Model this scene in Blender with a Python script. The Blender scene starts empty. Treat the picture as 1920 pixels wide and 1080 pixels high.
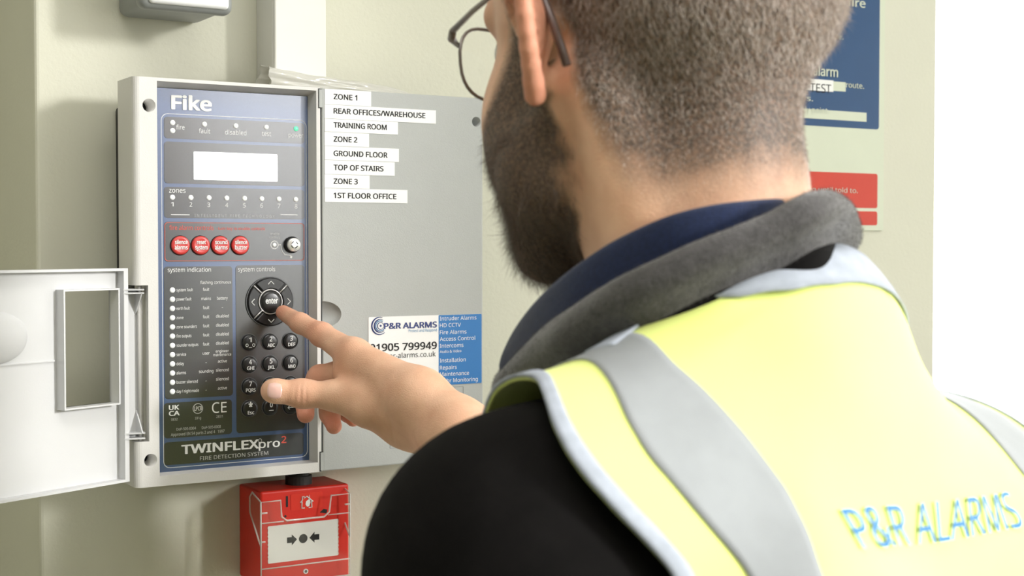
import bpy, bmesh, math, random
import numpy as np
from mathutils import Vector, Matrix
from mathutils.bvhtree import BVHTree
random.seed(7); np.random.seed(7)
SC = bpy.context.scene
COL = SC.collection

# ------------------------------------------------------------------ camera
FPX = 2667.0
YAW = math.radians(31.4); PITCH = math.atan(79 / FPX)
CAM = Vector((0, -1.27, 1.5))
VF = Vector((math.sin(YAW) * math.cos(PITCH), math.cos(YAW) * math.cos(PITCH), -math.sin(PITCH)))
VR = Vector((math.cos(YAW), -math.sin(YAW), 0))
VU = VR.cross(VF)
cd = bpy.data.cameras.new('camera'); cam = bpy.data.objects.new('camera', cd); COL.objects.link(cam)
cd.sensor_width = 36; cd.lens = FPX / 1920 * 36; cd.clip_start = .02
cam.matrix_world = Matrix.Translation(CAM) @ Matrix((VR, VU, -VF)).transposed().to_4x4()
cd.dof.use_dof = True; cd.dof.focus_distance = 1.22; cd.dof.aperture_fstop = 11.0
SC.camera = cam

# ------------------------------------------------------------------ light
SC.view_settings.view_transform = 'Standard'; SC.view_settings.look = 'None'
SC.view_settings.gamma = 1; SC.view_settings.use_curve_mapping = False
SC.view_settings.exposure = 0.07
wd = bpy.data.worlds.new('sky'); SC.world = wd; wd.use_nodes = True
wd.node_tree.nodes['Background'].inputs[0].default_value = (1.0, 1.0, 1.0, 1)
wd.node_tree.nodes['Background'].inputs[1].default_value = 4.0
def area(name, loc, look, sx, sy, power, col=(1, 1, 1), spread=180):
    l = bpy.data.lights.new(name, 'AREA'); l.shape = 'RECTANGLE'; l.size = sx; l.size_y = sy
    l.energy = power; l.color = col; l.spread = math.radians(spread)
    o = bpy.data.objects.new(name, l); COL.objects.link(o); o.location = loc
    o.rotation_euler = (Vector(look) - Vector(loc)).to_track_quat('-Z', 'Y').to_euler()
    return o
def portal(name, loc, look, sx, sy):     # tells the renderer where sky light enters; gives no light itself
    o = area(name, loc, look, sx, sy, 1); o.data.cycles.is_portal = True; return o
portal('rear_window_portal', (1.59, -2.36, 2.0), (1.59, 0, 2.0), 1.56, 1.16)
portal('side_window_portal', (3.26, -1.3, 1.6), (0, -1.3, 1.6), 1.4, 1.2)
area('ceiling_fill', (.10, -1.05, 2.64), (.10, -1.05, 0), 1.1, .5, 6, (1, .97, .94))  # unseen lamp, added to brighten the left of the back wall
sl = bpy.data.lights.new('low_sun', 'SUN'); sl.energy = 3.5; sl.angle = math.radians(10); sl.color = (1, .985, .965)
so = bpy.data.objects.new('low_sun', sl); COL.objects.link(so)
SUN_AZ, SUN_EL = math.radians(37), math.radians(13)       # from behind the camera's right shoulder
so.rotation_euler = Vector((-math.sin(SUN_AZ) * math.cos(SUN_EL), math.cos(SUN_AZ) * math.cos(SUN_EL), -math.sin(SUN_EL))).to_track_quat('-Z', 'Y').to_euler()

# ------------------------------------------------------------------ helpers
def ray(px, py): return VF + (px - 960) / FPX * VR + (540 - py) / FPX * VU
def W(px, py, d):                       # point of the plane d metres in front of the back wall
    r = ray(px, py); return CAM + r * ((-d - CAM.y) / r.y)
def Z(px, py, z): return CAM + ray(px, py) * z      # point z metres deep along the lens axis
def XZ(px, py, d): p = W(px, py, d); return p.x, p.z

def node_mat(name, col, rough=.5, spec=.5, metal=0, noise=0, nscale=40, bump=0, bscale=200, sss=0, coat=0, sheen=0, trans=0, ior=1.45, emis=None, coat_rough=.1):
    m = bpy.data.materials.new(name); m.use_nodes = True
    nt = m.node_tree; b = nt.nodes['Principled BSDF']
    b.inputs['Base Color'].default_value = (*col, 1); b.inputs['Roughness'].default_value = rough
    b.inputs['Specular IOR Level'].default_value = spec; b.inputs['Metallic'].default_value = metal
    b.inputs['IOR'].default_value = ior
    if coat: b.inputs['Coat Weight'].default_value = coat; b.inputs['Coat Roughness'].default_value = coat_rough
    if sheen: b.inputs['Sheen Weight'].default_value = sheen; b.inputs['Sheen Roughness'].default_value = .5
    if trans: b.inputs['Transmission Weight'].default_value = trans
    if sss:
        b.inputs['Subsurface Weight'].default_value = sss; b.inputs['Subsurface Radius'].default_value = (1, .35, .2)
        b.inputs['Subsurface Scale'].default_value = .006
    if emis: b.inputs['Emission Color'].default_value = (*emis[0], 1); b.inputs['Emission Strength'].default_value = emis[1]
    tc = nt.nodes.new('ShaderNodeTexCoord')
    if noise:
        n = nt.nodes.new('ShaderNodeTexNoise'); n.inputs['Scale'].default_value = nscale; n.inputs['Detail'].default_value = 4
        nt.links.new(tc.outputs['Object'], n.inputs['Vector'])
        mr = nt.nodes.new('ShaderNodeMapRange'); mr.inputs['To Min'].default_value = 1 - noise; mr.inputs['To Max'].default_value = 1 + noise
        mr.inputs['From Min'].default_value = .3; mr.inputs['From Max'].default_value = .7
        nt.links.new(n.outputs['Fac'], mr.inputs['Value'])
        mx = nt.nodes.new('ShaderNodeMix'); mx.data_type = 'RGBA'; mx.blend_type = 'MULTIPLY'; mx.inputs[0].default_value = 1
        mx.inputs[6].default_value = (*col, 1); nt.links.new(mr.outputs[0], mx.inputs[7])
        nt.links.new(mx.outputs[2], b.inputs['Base Color'])
    if bump:
        n = nt.nodes.new('ShaderNodeTexNoise'); n.inputs['Scale'].default_value = bscale; n.inputs['Detail'].default_value = 3
        nt.links.new(tc.outputs['Object'], n.inputs['Vector'])
        bp = nt.nodes.new('ShaderNodeBump'); bp.inputs['Strength'].default_value = bump; bp.inputs['Distance'].default_value = .001
        nt.links.new(n.outputs['Fac'], bp.inputs['Height']); nt.links.new(bp.outputs[0], b.inputs['Normal'])
    return m

M = {}
M['wall'] = node_mat('cream_wall_paint', (.685, .68, .565), .6, .3, noise=.02, nscale=6, bump=.25, bscale=260)
M['ceil'] = node_mat('ceiling_paint', (.82, .82, .80), .8, .2, noise=.02)
M['floor'] = node_mat('floor_vinyl', (.30, .29, .27), .5, .3, noise=.1, nscale=30)
M['white'] = node_mat('white_gloss_paint', (.82, .82, .80), .35, .5, noise=.01)
M['trunk'] = node_mat('trunking_pvc', (.76, .75, .70), .4, .5, noise=.01)
M['abs'] = node_mat('pale_grey_plastic', (.70, .69, .665), .42, .4, noise=.015, nscale=30, bump=.12, bscale=900)
M['flap'] = node_mat('flap_plastic', (.64, .645, .65), .38, .4, noise=.01, bump=.05, bscale=700)
M['cover'] = node_mat('shaded_cover_plastic', (.42, .435, .42), .40, .4, noise=.015, bump=.12, bscale=900)  # frame plastic made darker: shade over the side cover is put into its colour
M['bevel'] = node_mat('taupe_frame_plastic', (.40, .37, .345), .45, .4, noise=.02)
M['dark'] = node_mat('dark_grey_box', (.030, .029, .028), .55, .4, noise=.05)
M['black'] = node_mat('black_rubber', (.012, .012, .013), .5, .4, noise=.05)
M['membrane'] = node_mat('blue_membrane', (.034, .078, .20), .28, .8, coat=1, coat_rough=.24, noise=.05, nscale=900, bump=.12, bscale=3000)
M['slate'] = node_mat('charcoal_membrane', (.010, .0125, .015), .28, .8, coat=1, coat_rough=.24, noise=.15, nscale=1200, bump=.12, bscale=3000)
for k_ in ('membrane', 'slate'): M[k_].node_tree.nodes['Principled BSDF'].inputs['Coat IOR'].default_value = 1.68
M['print'] = node_mat('white_print', (.84, .85, .84), .5, .3, noise=.02, nscale=500)
M['printdim'] = node_mat('pale_grey_print', (.55, .56, .56), .5, .3, noise=.02, nscale=500)
M['printred'] = node_mat('red_print', (.75, .12, .09), .5, .3, noise=.02, nscale=500)
M['printdark'] = node_mat('dark_print', (.012, .012, .014), .5, .3, noise=.02, nscale=500)
M['led'] = node_mat('led_lens', (.9, .93, .93), .25, .6, noise=.01)
M['ledg'] = node_mat('green_led_lens', (.15, .75, .45), .25, .5, emis=((.2, 1, .55), .35), noise=.01)
M['lcd'] = node_mat('display_window', (.85, .86, .86), .2, .6, emis=((.95, 1, 1), .85), noise=.01)
M['key'] = node_mat('black_key_rubber', (.010, .010, .011), .32, .55, noise=.1, coat=.3, coat_rough=.25)
M['keyring'] = node_mat('key_bezel', (.10, .105, .11), .35, .6, noise=.03)
M['silver'] = node_mat('silver_bezel', (.62, .61, .60), .3, .6, metal=.5, noise=.02)
M['redkey'] = node_mat('red_key', (.62, .045, .04), .35, .6, noise=.04, nscale=150, coat=.35, coat_rough=.3)
M['chrome'] = node_mat('key_switch_metal', (.85, .85, .84), .22, .6, metal=.6, noise=.02)
M['sticker'] = node_mat('printer_tape', (.88, .88, .865), .4, .4, noise=.01)
M['lblblue'] = node_mat('label_blue', (.018, .17, .47), .35, .5, noise=.02)
M['lblnavy'] = node_mat('label_navy', (.03, .05, .20), .4, .4, noise=.02)
M['lblmid'] = node_mat('label_mid_blue', (.10, .28, .50), .4, .4, noise=.02)
M['red'] = node_mat('call_point_red', (.72, .030, .018), .38, .35, noise=.02, bump=.08, bscale=900)
M['redplate'] = node_mat('call_point_plate', (.78, .040, .022), .35, .35, noise=.02)
M['grey'] = node_mat('mid_grey_plastic', (.26, .275, .27), .35, .5, noise=.02)
M['diff'] = node_mat('white_diffuser', (.90, .92, .93), .15, .6, noise=.01)
M['signbase'] = node_mat('sign_photoluminescent', (.66, .70, .56), .4, .4, noise=.01)
M['signblue'] = node_mat('sign_blue', (.022, .075, .19), .4, .4, noise=.02)
M['signred'] = node_mat('sign_red', (.60, .050, .026), .4, .4, noise=.02)
M['fill_lamp'] = node_mat('fill_lamp_diffuser', (.9, .9, .88), .5, .3, noise=.01, emis=((1, .97, .94), 2.5))  # glow for the added ceiling fill

def clear_mat(name, tint=(1, 1, 1), opac=.12, rough=.05, ior=1.45, gloss=False):
    m = bpy.data.materials.new(name); m.use_nodes = True; nt = m.node_tree
    for n in list(nt.nodes):
        if n.type != 'OUTPUT_MATERIAL': nt.nodes.remove(n)
    out = [n for n in nt.nodes if n.type == 'OUTPUT_MATERIAL'][0]
    t = nt.nodes.new('ShaderNodeBsdfTransparent'); t.inputs[0].default_value = (*tint, 1)
    g = nt.nodes.new('ShaderNodeBsdfPrincipled'); g.inputs['Base Color'].default_value = (*tint, 1); g.inputs['Roughness'].default_value = rough
    g.inputs['Specular IOR Level'].default_value = .9
    if gloss: nt.nodes.remove(g); g = nt.nodes.new('ShaderNodeBsdfGlossy'); g.inputs['Color'].default_value = (1, 1, 1, 1); g.inputs['Roughness'].default_value = rough
    lw = nt.nodes.new('ShaderNodeLayerWeight'); lw.inputs[0].default_value = .5
    fr = nt.nodes.new('ShaderNodeMath'); fr.operation = 'POWER'; fr.inputs[1].default_value = 5.0 / max(.3, (ior - 1) / .45); nt.links.new(lw.outputs['Facing'], fr.inputs[0])
    mp = nt.nodes.new('ShaderNodeMapRange'); mp.inputs['To Min'].default_value = max(opac, .03); mp.inputs['To Max'].default_value = 1
    nt.links.new(fr.outputs[0], mp.inputs['Value'])
    mx = nt.nodes.new('ShaderNodeMixShader')
    nt.links.new(mp.outputs[0], mx.inputs[0]); nt.links.new(t.outputs[0], mx.inputs[1]); nt.links.new(g.outputs[0], mx.inputs[2])
    nt.links.new(mx.outputs[0], out.inputs[0])
    return m
M['clear'] = clear_mat('clear_polycarbonate', (.97, .97, .96), .01, .06, 1.35, True)
M['bead'] = clear_mat('clear_edge', (.95, .93, .90), .45, .08, 1.5)
M['film'] = clear_mat('crumpled_film', (.80, .79, .73), .62, .10, 1.5)
M['glass'] = clear_mat('window_glass', (1, 1, 1), .0, .0, 1.25, True)

WL = {}                                            # world location of every object made
def put(name, me, mat, parent=None, smooth=False):
    me.name = name
    o = bpy.data.objects.new(name, me); COL.objects.link(o)
    co = np.empty(len(me.vertices) * 3, dtype=np.float32); me.vertices.foreach_get('co', co); co = co.reshape(-1, 3)
    c = (co.min(0) + co.max(0)) / 2
    me.vertices.foreach_set('co', (co - c).ravel())
    c = Vector([float(v) for v in c]); WL[o] = c
    o.location = c - (WL[parent] if parent else Vector((0, 0, 0)))
    if parent: o.parent = parent
    if mat is not None and len(me.materials) == 0: me.materials.append(mat)
    if smooth: me.polygons.foreach_set('use_smooth', [True] * len(me.polygons))
    me.update()
    return o
def from_py(name, vs, fs, mat, parent=None, smooth=False):
    me = bpy.data.meshes.new(name); me.from_pydata([tuple(v) for v in vs], [], fs); me.validate()
    return put(name, me, mat, parent, smooth)
def from_bm(name, bm, mat, parent=None, smooth=False):
    bmesh.ops.recalc_face_normals(bm, faces=bm.faces)
    me = bpy.data.meshes.new(name); bm.to_mesh(me); bm.free(); return put(name, me, mat, parent, smooth)
def empty(name, loc, label, cat, group=None):
    o = bpy.data.objects.new(name, None); COL.objects.link(o); o.location = loc; WL[o] = Vector(loc)
    o.empty_display_size = .05
    o['label'] = label; o['category'] = cat
    if group: o['group'] = group
    return o
def tag(o, label, cat=None, group=None):
    o['label'] = label
    if cat: o['category'] = cat
    if group: o['group'] = group
    return o
def box_bm(x0, x1, y0, y1, z0, z1, bev=0, seg=2, bm=None, edges=None):
    own = bm is None
    b = bmesh.new()
    bmesh.ops.create_cube(b, size=1)
    for v in b.verts: v.co = Vector(((x0 + x1) / 2 + v.co.x * (x1 - x0), (y0 + y1) / 2 + v.co.y * (y1 - y0), (z0 + z1) / 2 + v.co.z * (z1 - z0)))
    if bev:
        es = b.edges[:] if edges is None else [e for e in b.edges if edges(e)]
        bmesh.ops.bevel(b, geom=es, offset=bev, segments=seg, affect='EDGES', profile=.5)
    if own: return b
    me = bpy.data.meshes.new('t'); b.to_mesh(me); b.free(); bm.from_mesh(me); bpy.data.meshes.remove(me); return bm
def box(name, x0, x1, y0, y1, z0, z1, mat, parent=None, bev=0, seg=2, edges=None, smooth=False):
    return from_bm(name, box_bm(x0, x1, y0, y1, z0, z1, bev, seg, None, edges), mat, parent, smooth)
def structure(o): o['kind'] = 'structure'; return o
def rrect(x0, x1, z0, z1, r, n=5):
    pts = []
    for cx, cz, a0 in ((x1 - r, z1 - r, 0), (x0 + r, z1 - r, 90), (x0 + r, z0 + r, 180), (x1 - r, z0 + r, 270)):
        for k in range(n + 1):
            a = math.radians(a0 + 90 * k / n); pts.append((cx + r * math.cos(a), cz + r * math.sin(a)))
    return pts
def prism(name, pts, d0, d1, mat, parent=None, smooth=False):
    """outline in the wall plane, from depth d0 (back) to d1 (front)"""
    n = len(pts); vs = [(x, -d0, z) for x, z in pts] + [(x, -d1, z) for x, z in pts]
    fs = [list(range(n)), list(range(2 * n - 1, n - 1, -1))] + [[i, n + i, n + (i + 1) % n, (i + 1) % n] for i in range(n)]
    bm = bmesh.new(); V = [bm.verts.new(v) for v in vs]
    for f in fs: bm.faces.new([V[i] for i in f])
    return from_bm(name, bm, mat, parent, smooth)
def ring_strip(name, outer, inner, d0, d1, mat, parent=None):
    n = len(outer)
    vs = [(x, -d0, z) for x, z in outer] + [(x, -d1, z) for x, z in outer] + [(x, -d1, z) for x, z in inner] + [(x, -d0, z) for x, z in inner]
    fs = []
    for i in range(n):
        j = (i + 1) % n
        for k in range(4): a, b = k * n, ((k + 1) % 4) * n; fs.append([a + i, a + j, b + j, b + i])
    bm = bmesh.new(); V = [bm.verts.new(v) for v in vs]
    for f in fs: bm.faces.new([V[i] for i in f])
    return from_bm(name, bm, mat, parent)
def circle(cx, cz, r, n=28, a0=0, a1=360):
    full = abs(a1 - a0) >= 360; m = n if full else n + 1
    return [(cx + r * math.cos(math.radians(a0 + (a1 - a0) * k / n)), cz + r * math.sin(math.radians(a0 + (a1 - a0) * k / n))) for k in range(m)]
def lathe_wall(name, cx, cz, prof, mat, parent=None, n=28, smooth=True):
    """profile of (radius, depth in front of wall); axis square to the wall"""
    vs = []; fs = []
    for r, d in prof:
        for k in range(n): a = 2 * math.pi * k / n; vs.append((cx + r * math.cos(a), -d, cz + r * math.sin(a)))
    for i in range(len(prof) - 1):
        for k in range(n): j = (k + 1) % n; fs.append([i * n + k, i * n + j, (i + 1) * n + j, (i + 1) * n + k])
    fs.append(list(range(n))[::-1]); fs.append([(len(prof) - 1) * n + k for k in range(n)])
    bm = bmesh.new(); V = [bm.verts.new(v) for v in vs]
    for f in fs: bm.faces.new([V[i] for i in f])
    bmesh.ops.remove_doubles(bm, verts=bm.verts, dist=1e-6)
    return from_bm(name, bm, mat, parent, smooth)
def tube(name, pts, r, mat, parent=None, n=8, closed=False, smooth=True, bm_only=False, flat=None):
    pts = [Vector(p) for p in pts]; rs = r if hasattr(r, '__len__') else [r] * len(pts)
    vs = []; fs = []; m = len(pts)
    up = Vector((.13, .27, 1)).normalized()
    prev = None
    for i, p in enumerate(pts):
        t = (pts[(i + 1) % m] - pts[i - 1]) if closed else (pts[min(i + 1, m - 1)] - pts[max(i - 1, 0)])
        t.normalize()
        a = (prev - t * prev.dot(t)) if prev is not None else t.cross(up)
        a.normalize(); b = t.cross(a); prev = a
        for k in range(n):
            q = 2 * math.pi * k / n; vs.append(p + (a * math.cos(q) + b * math.sin(q)) * rs[i])
    for i in range(m if closed else m - 1):
        i2 = (i + 1) % m
        for k in range(n): j = (k + 1) % n; fs.append([i * n + k, i * n + j, i2 * n + j, i2 * n + k])
    if not closed: fs.append(list(range(n))[::-1]); fs.append([(m - 1) * n + k for k in range(n)])
    if bm_only: return vs, fs
    return from_py(name, vs, fs, mat, parent, smooth)
def merge(parts):
    V = []; Fc = []
    for vs, fs in parts:
        o = len(V); V += list(vs); Fc += [[i + o for i in f] for f in fs]
    return V, Fc
def boolean(o, cutters, op='DIFFERENCE'):
    for c in cutters:
        md = o.modifiers.new('b', 'BOOLEAN'); md.object = c; md.operation = op; md.solver = 'EXACT'
    bpy.context.view_layer.update()
    dg = bpy.context.evaluated_depsgraph_get()
    me = bpy.data.meshes.new_from_object(o.evaluated_get(dg)); nm = o.data.name
    o.modifiers.clear(); old = o.data; o.data = me; bpy.data.meshes.remove(old); me.name = nm
    for c in cutters: bpy.data.objects.remove(c)
    return o

# lettering: built-in font turned into flat mesh, fitted to a width and a cap height
_cap = {}
try:
    import os
    FONT = bpy.data.fonts.load(os.path.join(bpy.utils.resource_path('LOCAL'), 'datafiles', 'fonts', 'NotoSansHebrew-Regular.woff2'))   # ships with Blender (Noto Sans)
except Exception: FONT = None
def glyphs(s, bold=0):
    cu = bpy.data.curves.new('t', 'FONT'); cu.body = s; cu.size = 1; cu.resolution_u = 3; cu.fill_mode = 'FRONT'
    if FONT: cu.font = FONT
    o = bpy.data.objects.new('t', cu); COL.objects.link(o); bpy.context.view_layer.update()
    me = bpy.data.meshes.new_from_object(o.evaluated_get(bpy.context.evaluated_depsgraph_get()))
    vs = [v.co.copy() for v in me.vertices]; fs = [list(p.vertices) for p in me.polygons]
    bpy.data.objects.remove(o); bpy.data.curves.remove(cu); bpy.data.meshes.remove(me)
    return vs, fs
def cap_h():
    if 'H' not in _cap: vs, _ = glyphs('H'); _cap['H'] = max(v.y for v in vs) - min(0, min(v.y for v in vs))
    return _cap['H']
def text_geo(s, x0, x1, z0, cap, d, bold=0):
    vs, fs = glyphs(s); a = min(v.x for v in vs) - bold; b = max(v.x for v in vs) + bold; sx = (x1 - x0) / (b - a); sz = cap / (cap_h() + bold * 1.2)
    offs = [(0, 0)] if not bold else [(bold * math.cos(q * math.pi / 6), bold * .6 * math.sin(q * math.pi / 6)) for q in range(12)] + [(0, 0)]
    return merge([([(x0 + (v.x + ox - a) * sx, -d - i * 6e-6, z0 + (v.y + oz + bold * .6) * sz) for v in vs], fs) for i, (ox, oz) in enumerate(offs)])
def text_px(s, pxl, pxr, py, cap_px, d, bold=0):
    a = W(pxl, py, d); b = W(pxr, py, d); t = W(pxl, py - cap_px, d)
    return text_geo(s, a.x, b.x, a.z, t.z - a.z, d, bold)
def lettering(items, d, mat, parent, bold=0, name='lettering'):
    """items: (string, left px, right px, baseline px at the left end, cap height px)"""
    V, Fc = merge([text_px(i[0], i[1], i[2], i[3], i[4], d, i[5] if len(i) > 5 else bold) for i in items])
    return from_py(name, V, Fc, mat, parent)
# ------------------------------------------------------------------ the room
WALL_X0, WALL_X1 = .2912, 1.409
def wall(name, *a, mat='wall', bev=0, edges=None): return structure(box(name, *a, M[mat], None, bev, 3, edges))
wall('wall_back', WALL_X0, WALL_X1, 0, .25, 0, 2.7, bev=.004, edges=lambda e: abs(e.verts[0].co.z - e.verts[1].co.z) > 1 and min(e.verts[0].co.y, e.verts[1].co.y) < .01)
wall('wall_recess', -2.1, WALL_X0 , .25, .35, 0, 2.7)
wall('wall_left', -2.2, -2.1, -2.5, .35, 0, 2.7)
structure(box('floor', -2.2, 3.5, -2.6, .6, -.1, 0, M['floor']))
structure(box('ceiling', -2.2, 3.5, -2.6, .6, 2.7, 2.8, M['ceil']))
def frame_wall(name, axis, a0, a1, t0, t1, o0, o1, z0, z1):
    """a wall with a rectangular window opening o0..o1 x z0..z1; axis x or y runs along it"""
    bm = bmesh.new()
    for (p, q, r, s) in ((a0, o0, 0, 2.7), (o1, a1, 0, 2.7), (o0, o1, 0, z0), (o0, o1, z1, 2.7)):
        if q - p < 1e-4 or s - r < 1e-4: continue
        if axis == 'x': box_bm(p, q, t0, t1, r, s, bm=bm)
        else: box_bm(t0, t1, p, q, r, s, bm=bm)
    return structure(from_bm(name, bm, M['wall']))
frame_wall('wall_rear', 'x', -2.2, 3.5, -2.55, -2.4, .80, 2.31, 1.42, 2.6)
frame_wall('wall_right', 'y', -2.4, .5, 3.3, 3.5, -2.0, -.6, 1.0, 2.2)
def window(name, axis, o0, o1, t, z0, z1, mull=1, fw=.05):
    root = bpy.data.objects.new(name, None); COL.objects.link(root); root['kind'] = 'structure'
    root.location = ((o0 + o1) / 2, t, z0) if axis == 'x' else (t, (o0 + o1) / 2, z0); WL[root] = Vector(root.location)
    def bx(nm, a, b, th, c, d, m):
        return box(nm, a, b, t - th, t + th, c, d, m, root) if axis == 'x' else box(nm, t - th, t + th, a, b, c, d, m, root)
    bx('window_glass', o0 + .01, o1 - .01, .003, z0 + .01, z1 - .01, M['glass'])
    bx('window_frame', o0, o1, .025, z0, z0 + fw, M['white']); bx('window_frame', o0, o1, .025, z1 - fw, z1, M['white'])
    bx('window_frame', o0, o0 + fw, .025, z0 + fw, z1 - fw, M['white']); bx('window_frame', o1 - fw, o1, .025, z0 + fw, z1 - fw, M['white'])
    for k in range(mull):
        c = o0 + (o1 - o0) * (k + 1) / (mull + 1); bx('window_mullion', c - .02, c + .02, .022, z0 + fw, z1 - fw, M['white'])
    return root
window('window_2', 'x', .80, 2.31, -2.5, 1.42, 2.6, 0, .03)
window('window_3', 'y', -2.0, -.6, 3.42, 1.0, 2.2, 1)
# glazed end beyond the corner: all that shows of it is glass against the bright outdoors
window('window_1', 'x', 1.36, 3.28, .29, .02, 2.65, 0, .02)
structure(box('trim_ceiling_fill', -.48, .68, -1.33, -.77, 2.665, 2.7, M['fill_lamp'], None, .004))  # glowing body of the added fill, out of view
structure(box('baseboard_back', WALL_X0, WALL_X1, -.014, 0, 0, .12, M['white'], None, .003))

# vertical trunking on the wall behind the panel
tr = empty('cable_trunking', (.518, 0, 1.2), 'white square plastic cable trunking running up the wall behind the open panel', 'trunking')
box('trunking_base', .494, .5455, -.040, -.0005, 1.6245, 2.69, M['trunk'], tr, .0012)
box('trunking_lid', .4942, .5453, -.0455, -.0405, 1.6245, 2.69, M['trunk'], tr, .0015)

# ------------------------------------------------------------------ fire alarm panel
PX0, PXS, PX1, PZ0, PZ1, PD = .3500, .5195, .6878, 1.2963, 1.6415, .090
panel = empty('fire_alarm_panel', (.519, 0, PZ0), 'pale grey wall mounted fire alarm control panel with keypad and opened flap', 'control panel')
box('back_box', PX0 + .010, PX1 - .010, -.052, -.0005, PZ0 + .022, PZ1 - .018, M['dark'], panel, .004, 3)

# left cover: frame round the display
lc = box('front_frame', PX0, PXS - .0005, -PD, -.046, PZ0, PZ1, M['abs'], panel, .0055, 5,
         edges=lambda e: abs(e.verts[0].co.z - e.verts[1].co.z) > .1 and e.verts[0].co.x < PX0 + .01 and e.verts[0].co.y < -.08)
OX0, OX1, OZ0, OZ1 = .3705, .5155, 1.3050, 1.6388
IX0, IX1, IZ0, IZ1, FD = .3715, .5118, 1.3062, 1.6335, .0765
cut = from_py('cutter', [(x, -d, z) for d, x0, x1, z0, z1 in ((.0905, OX0, OX1, OZ0, OZ1), (.07, IX0, IX1, IZ0, IZ1)) for x, z in ((x0, z0), (x1, z0), (x1, z1), (x0, z1))],
              [(0, 1, 2, 3), (7, 6, 5, 4), (0, 4, 5, 1), (1, 5, 6, 2), (2, 6, 7, 3), (3, 7, 4, 0)], M['bevel'])
n1 = W(276, 535, .09); n2 = W(276, 828, .09)
NX = n1.x + .0008; NZ1 = n1.z; NZ0 = n2.z
notch = box('cutter', PX0 - .02, NX, -.1, -.04, NZ0, NZ1, M['abs'])
holes = []
for (hx, hz) in ((.3637, 1.6178), (.3629, 1.3189)):
    holes.append(lathe_wall('cutter', hx, hz, [(.0056, .060), (.0056, .1)], M['abs'], n=24))
boolean(lc, [cut, notch] + holes)
for (hx, hz) in ((.3637, 1.6178), (.3629, 1.3189)):
    s = lathe_wall('fixing_screw', hx, hz, [(.0052, .0605), (.0052, .064), (.0042, .0655), (.002, .0655), (.002, .064)], M['black'], panel, 20)
box('inner_liner', PX0 + .014, PX1 - .014, -.0600, -.0525, PZ0 + .012, PZ1 - .012, M['bevel'], panel)

# right cover
rc = box('side_cover', PXS + .0012, PX1, -PD + .0004, -.046, PZ0 + .0003, PZ1 - .0003, M['cover'], panel, .0012, 2)
c1 = lathe_wall('cutter', .6806, 1.6184, [(.0048, .060), (.0048, .1)], M['cover'], n=24)
sp = bmesh.new(); bmesh.ops.create_uvsphere(sp, u_segments=40, v_segments=20, radius=1)
hz = W(603, 590, .09).z
for v in sp.verts: v.co = Vector((PXS + .001 + v.co.x * .0195, -.0925 + v.co.y * .012, hz + v.co.z * .0125))
c2 = from_bm('cutter', sp, M['cover'], None, True)
j1 = box('cutter', PXS - .001, PXS + .0032, -.1, -.08, W(603, 203, .09).z, 1.7, M['cover'])
j2 = box('cutter', PXS - .001, PXS + .0032, -.1, -.08, 1.2, W(603, 847, .09).z, M['cover'])
boolean(rc, [c1, c2])
bpy.data.objects.remove(j1); bpy.data.objects.remove(j2)
box('seam_strip', PXS - .0007, PXS + .0014, -.0885, -.052, PZ0 + .001, PZ1 - .001, M['black'], panel)
for (a, b) in ((166, 203), (847, 884)):
    za, zb = W(600, a, .09).z, W(600, b, .09).z
    box('seam_tab', PXS - .0024, PXS - .0004, -PD - .0003, -.085, min(za, zb), max(za, zb), M['black'], panel)
    box('seam_tab', PXS - .0016, PXS + .0016, -PD - .0006, -.085, min(za, zb) + .0008, max(za, zb) - .0008, M['cover'], panel)
s = lathe_wall('fixing_screw', .6806, 1.6184, [(.0044, .0605), (.0044, .064), (.0038, .0655), (.002, .0655)], M['dark'], panel, 20)
def outline_box(pxs, d, w, mat, parent, name):
    (a, b), (c, e) = pxs; p = W(a, b, d); q = W(c, e, d); x0, x1, z0, z1 = p.x, q.x, q.z, p.z
    return ring_strip(name, rrect(x0, x1, z0, z1, .0006, 2), rrect(x0 + w, x1 - w, z0 + w, z1 - w, .0003, 2), d - .0003, d, mat, parent)
outline_box(((731, 732), (869, 830)), .0899, .00035, M['grey'], panel, 'moulded_outline')

# ---- display faceplate
fp = box('faceplate', IX0 - .001, IX1 + .001, -FD, -.0605, IZ0 - .001, IZ1 + .001, M['membrane'], panel)
E1 = FD + .0003; E2 = FD + .0005
def fpt(px, py): return XZ(px, py, E1)
def field(px0, py0, px1, py1, r=.003):
    a = fpt(px0, py0); b = fpt(px0, py1); c = fpt(px1, py0)
    return prism('membrane_panel', rrect(a[0], c[0], b[1], a[1], r), FD - .0002, E1, M['slate'], fp)
field(307.5, 218.5, 570.5, 259); field(307.5, 265, 570.5, 343.5); field(307.5, 350, 570.5, 408.5); field(307.5, 415.5, 571, 491)
field(307.3, 500, 435.5, 749); field(307.3, 756, 434.8, 822.5); field(441.8, 497.7, 570.5, 812.8); field(307.3, 830, 569, 872.8)
a = fpt(301.8, 212); b = fpt(301.8, 879); c = fpt(574.5, 225); w = .0004
ring_strip('printed_outline', rrect(a[0], c[0], b[1], a[1], .006), rrect(a[0] + w, c[0] - w, b[1] + w, a[1] - w, .0056), FD - .0002, FD + .0002, M['print'], fp)
a = fpt(308.5, 416.8); b = fpt(308.5, 489.8); c = fpt(570, 420); w = .00035
ring_strip('printed_outline', rrect(a[0], c[0], b[1], a[1], .003), rrect(a[0] + w, c[0] - w, b[1] + w, a[1] - w, .0027), E1 - .0001, E2, M['printred'], fp)
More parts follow.
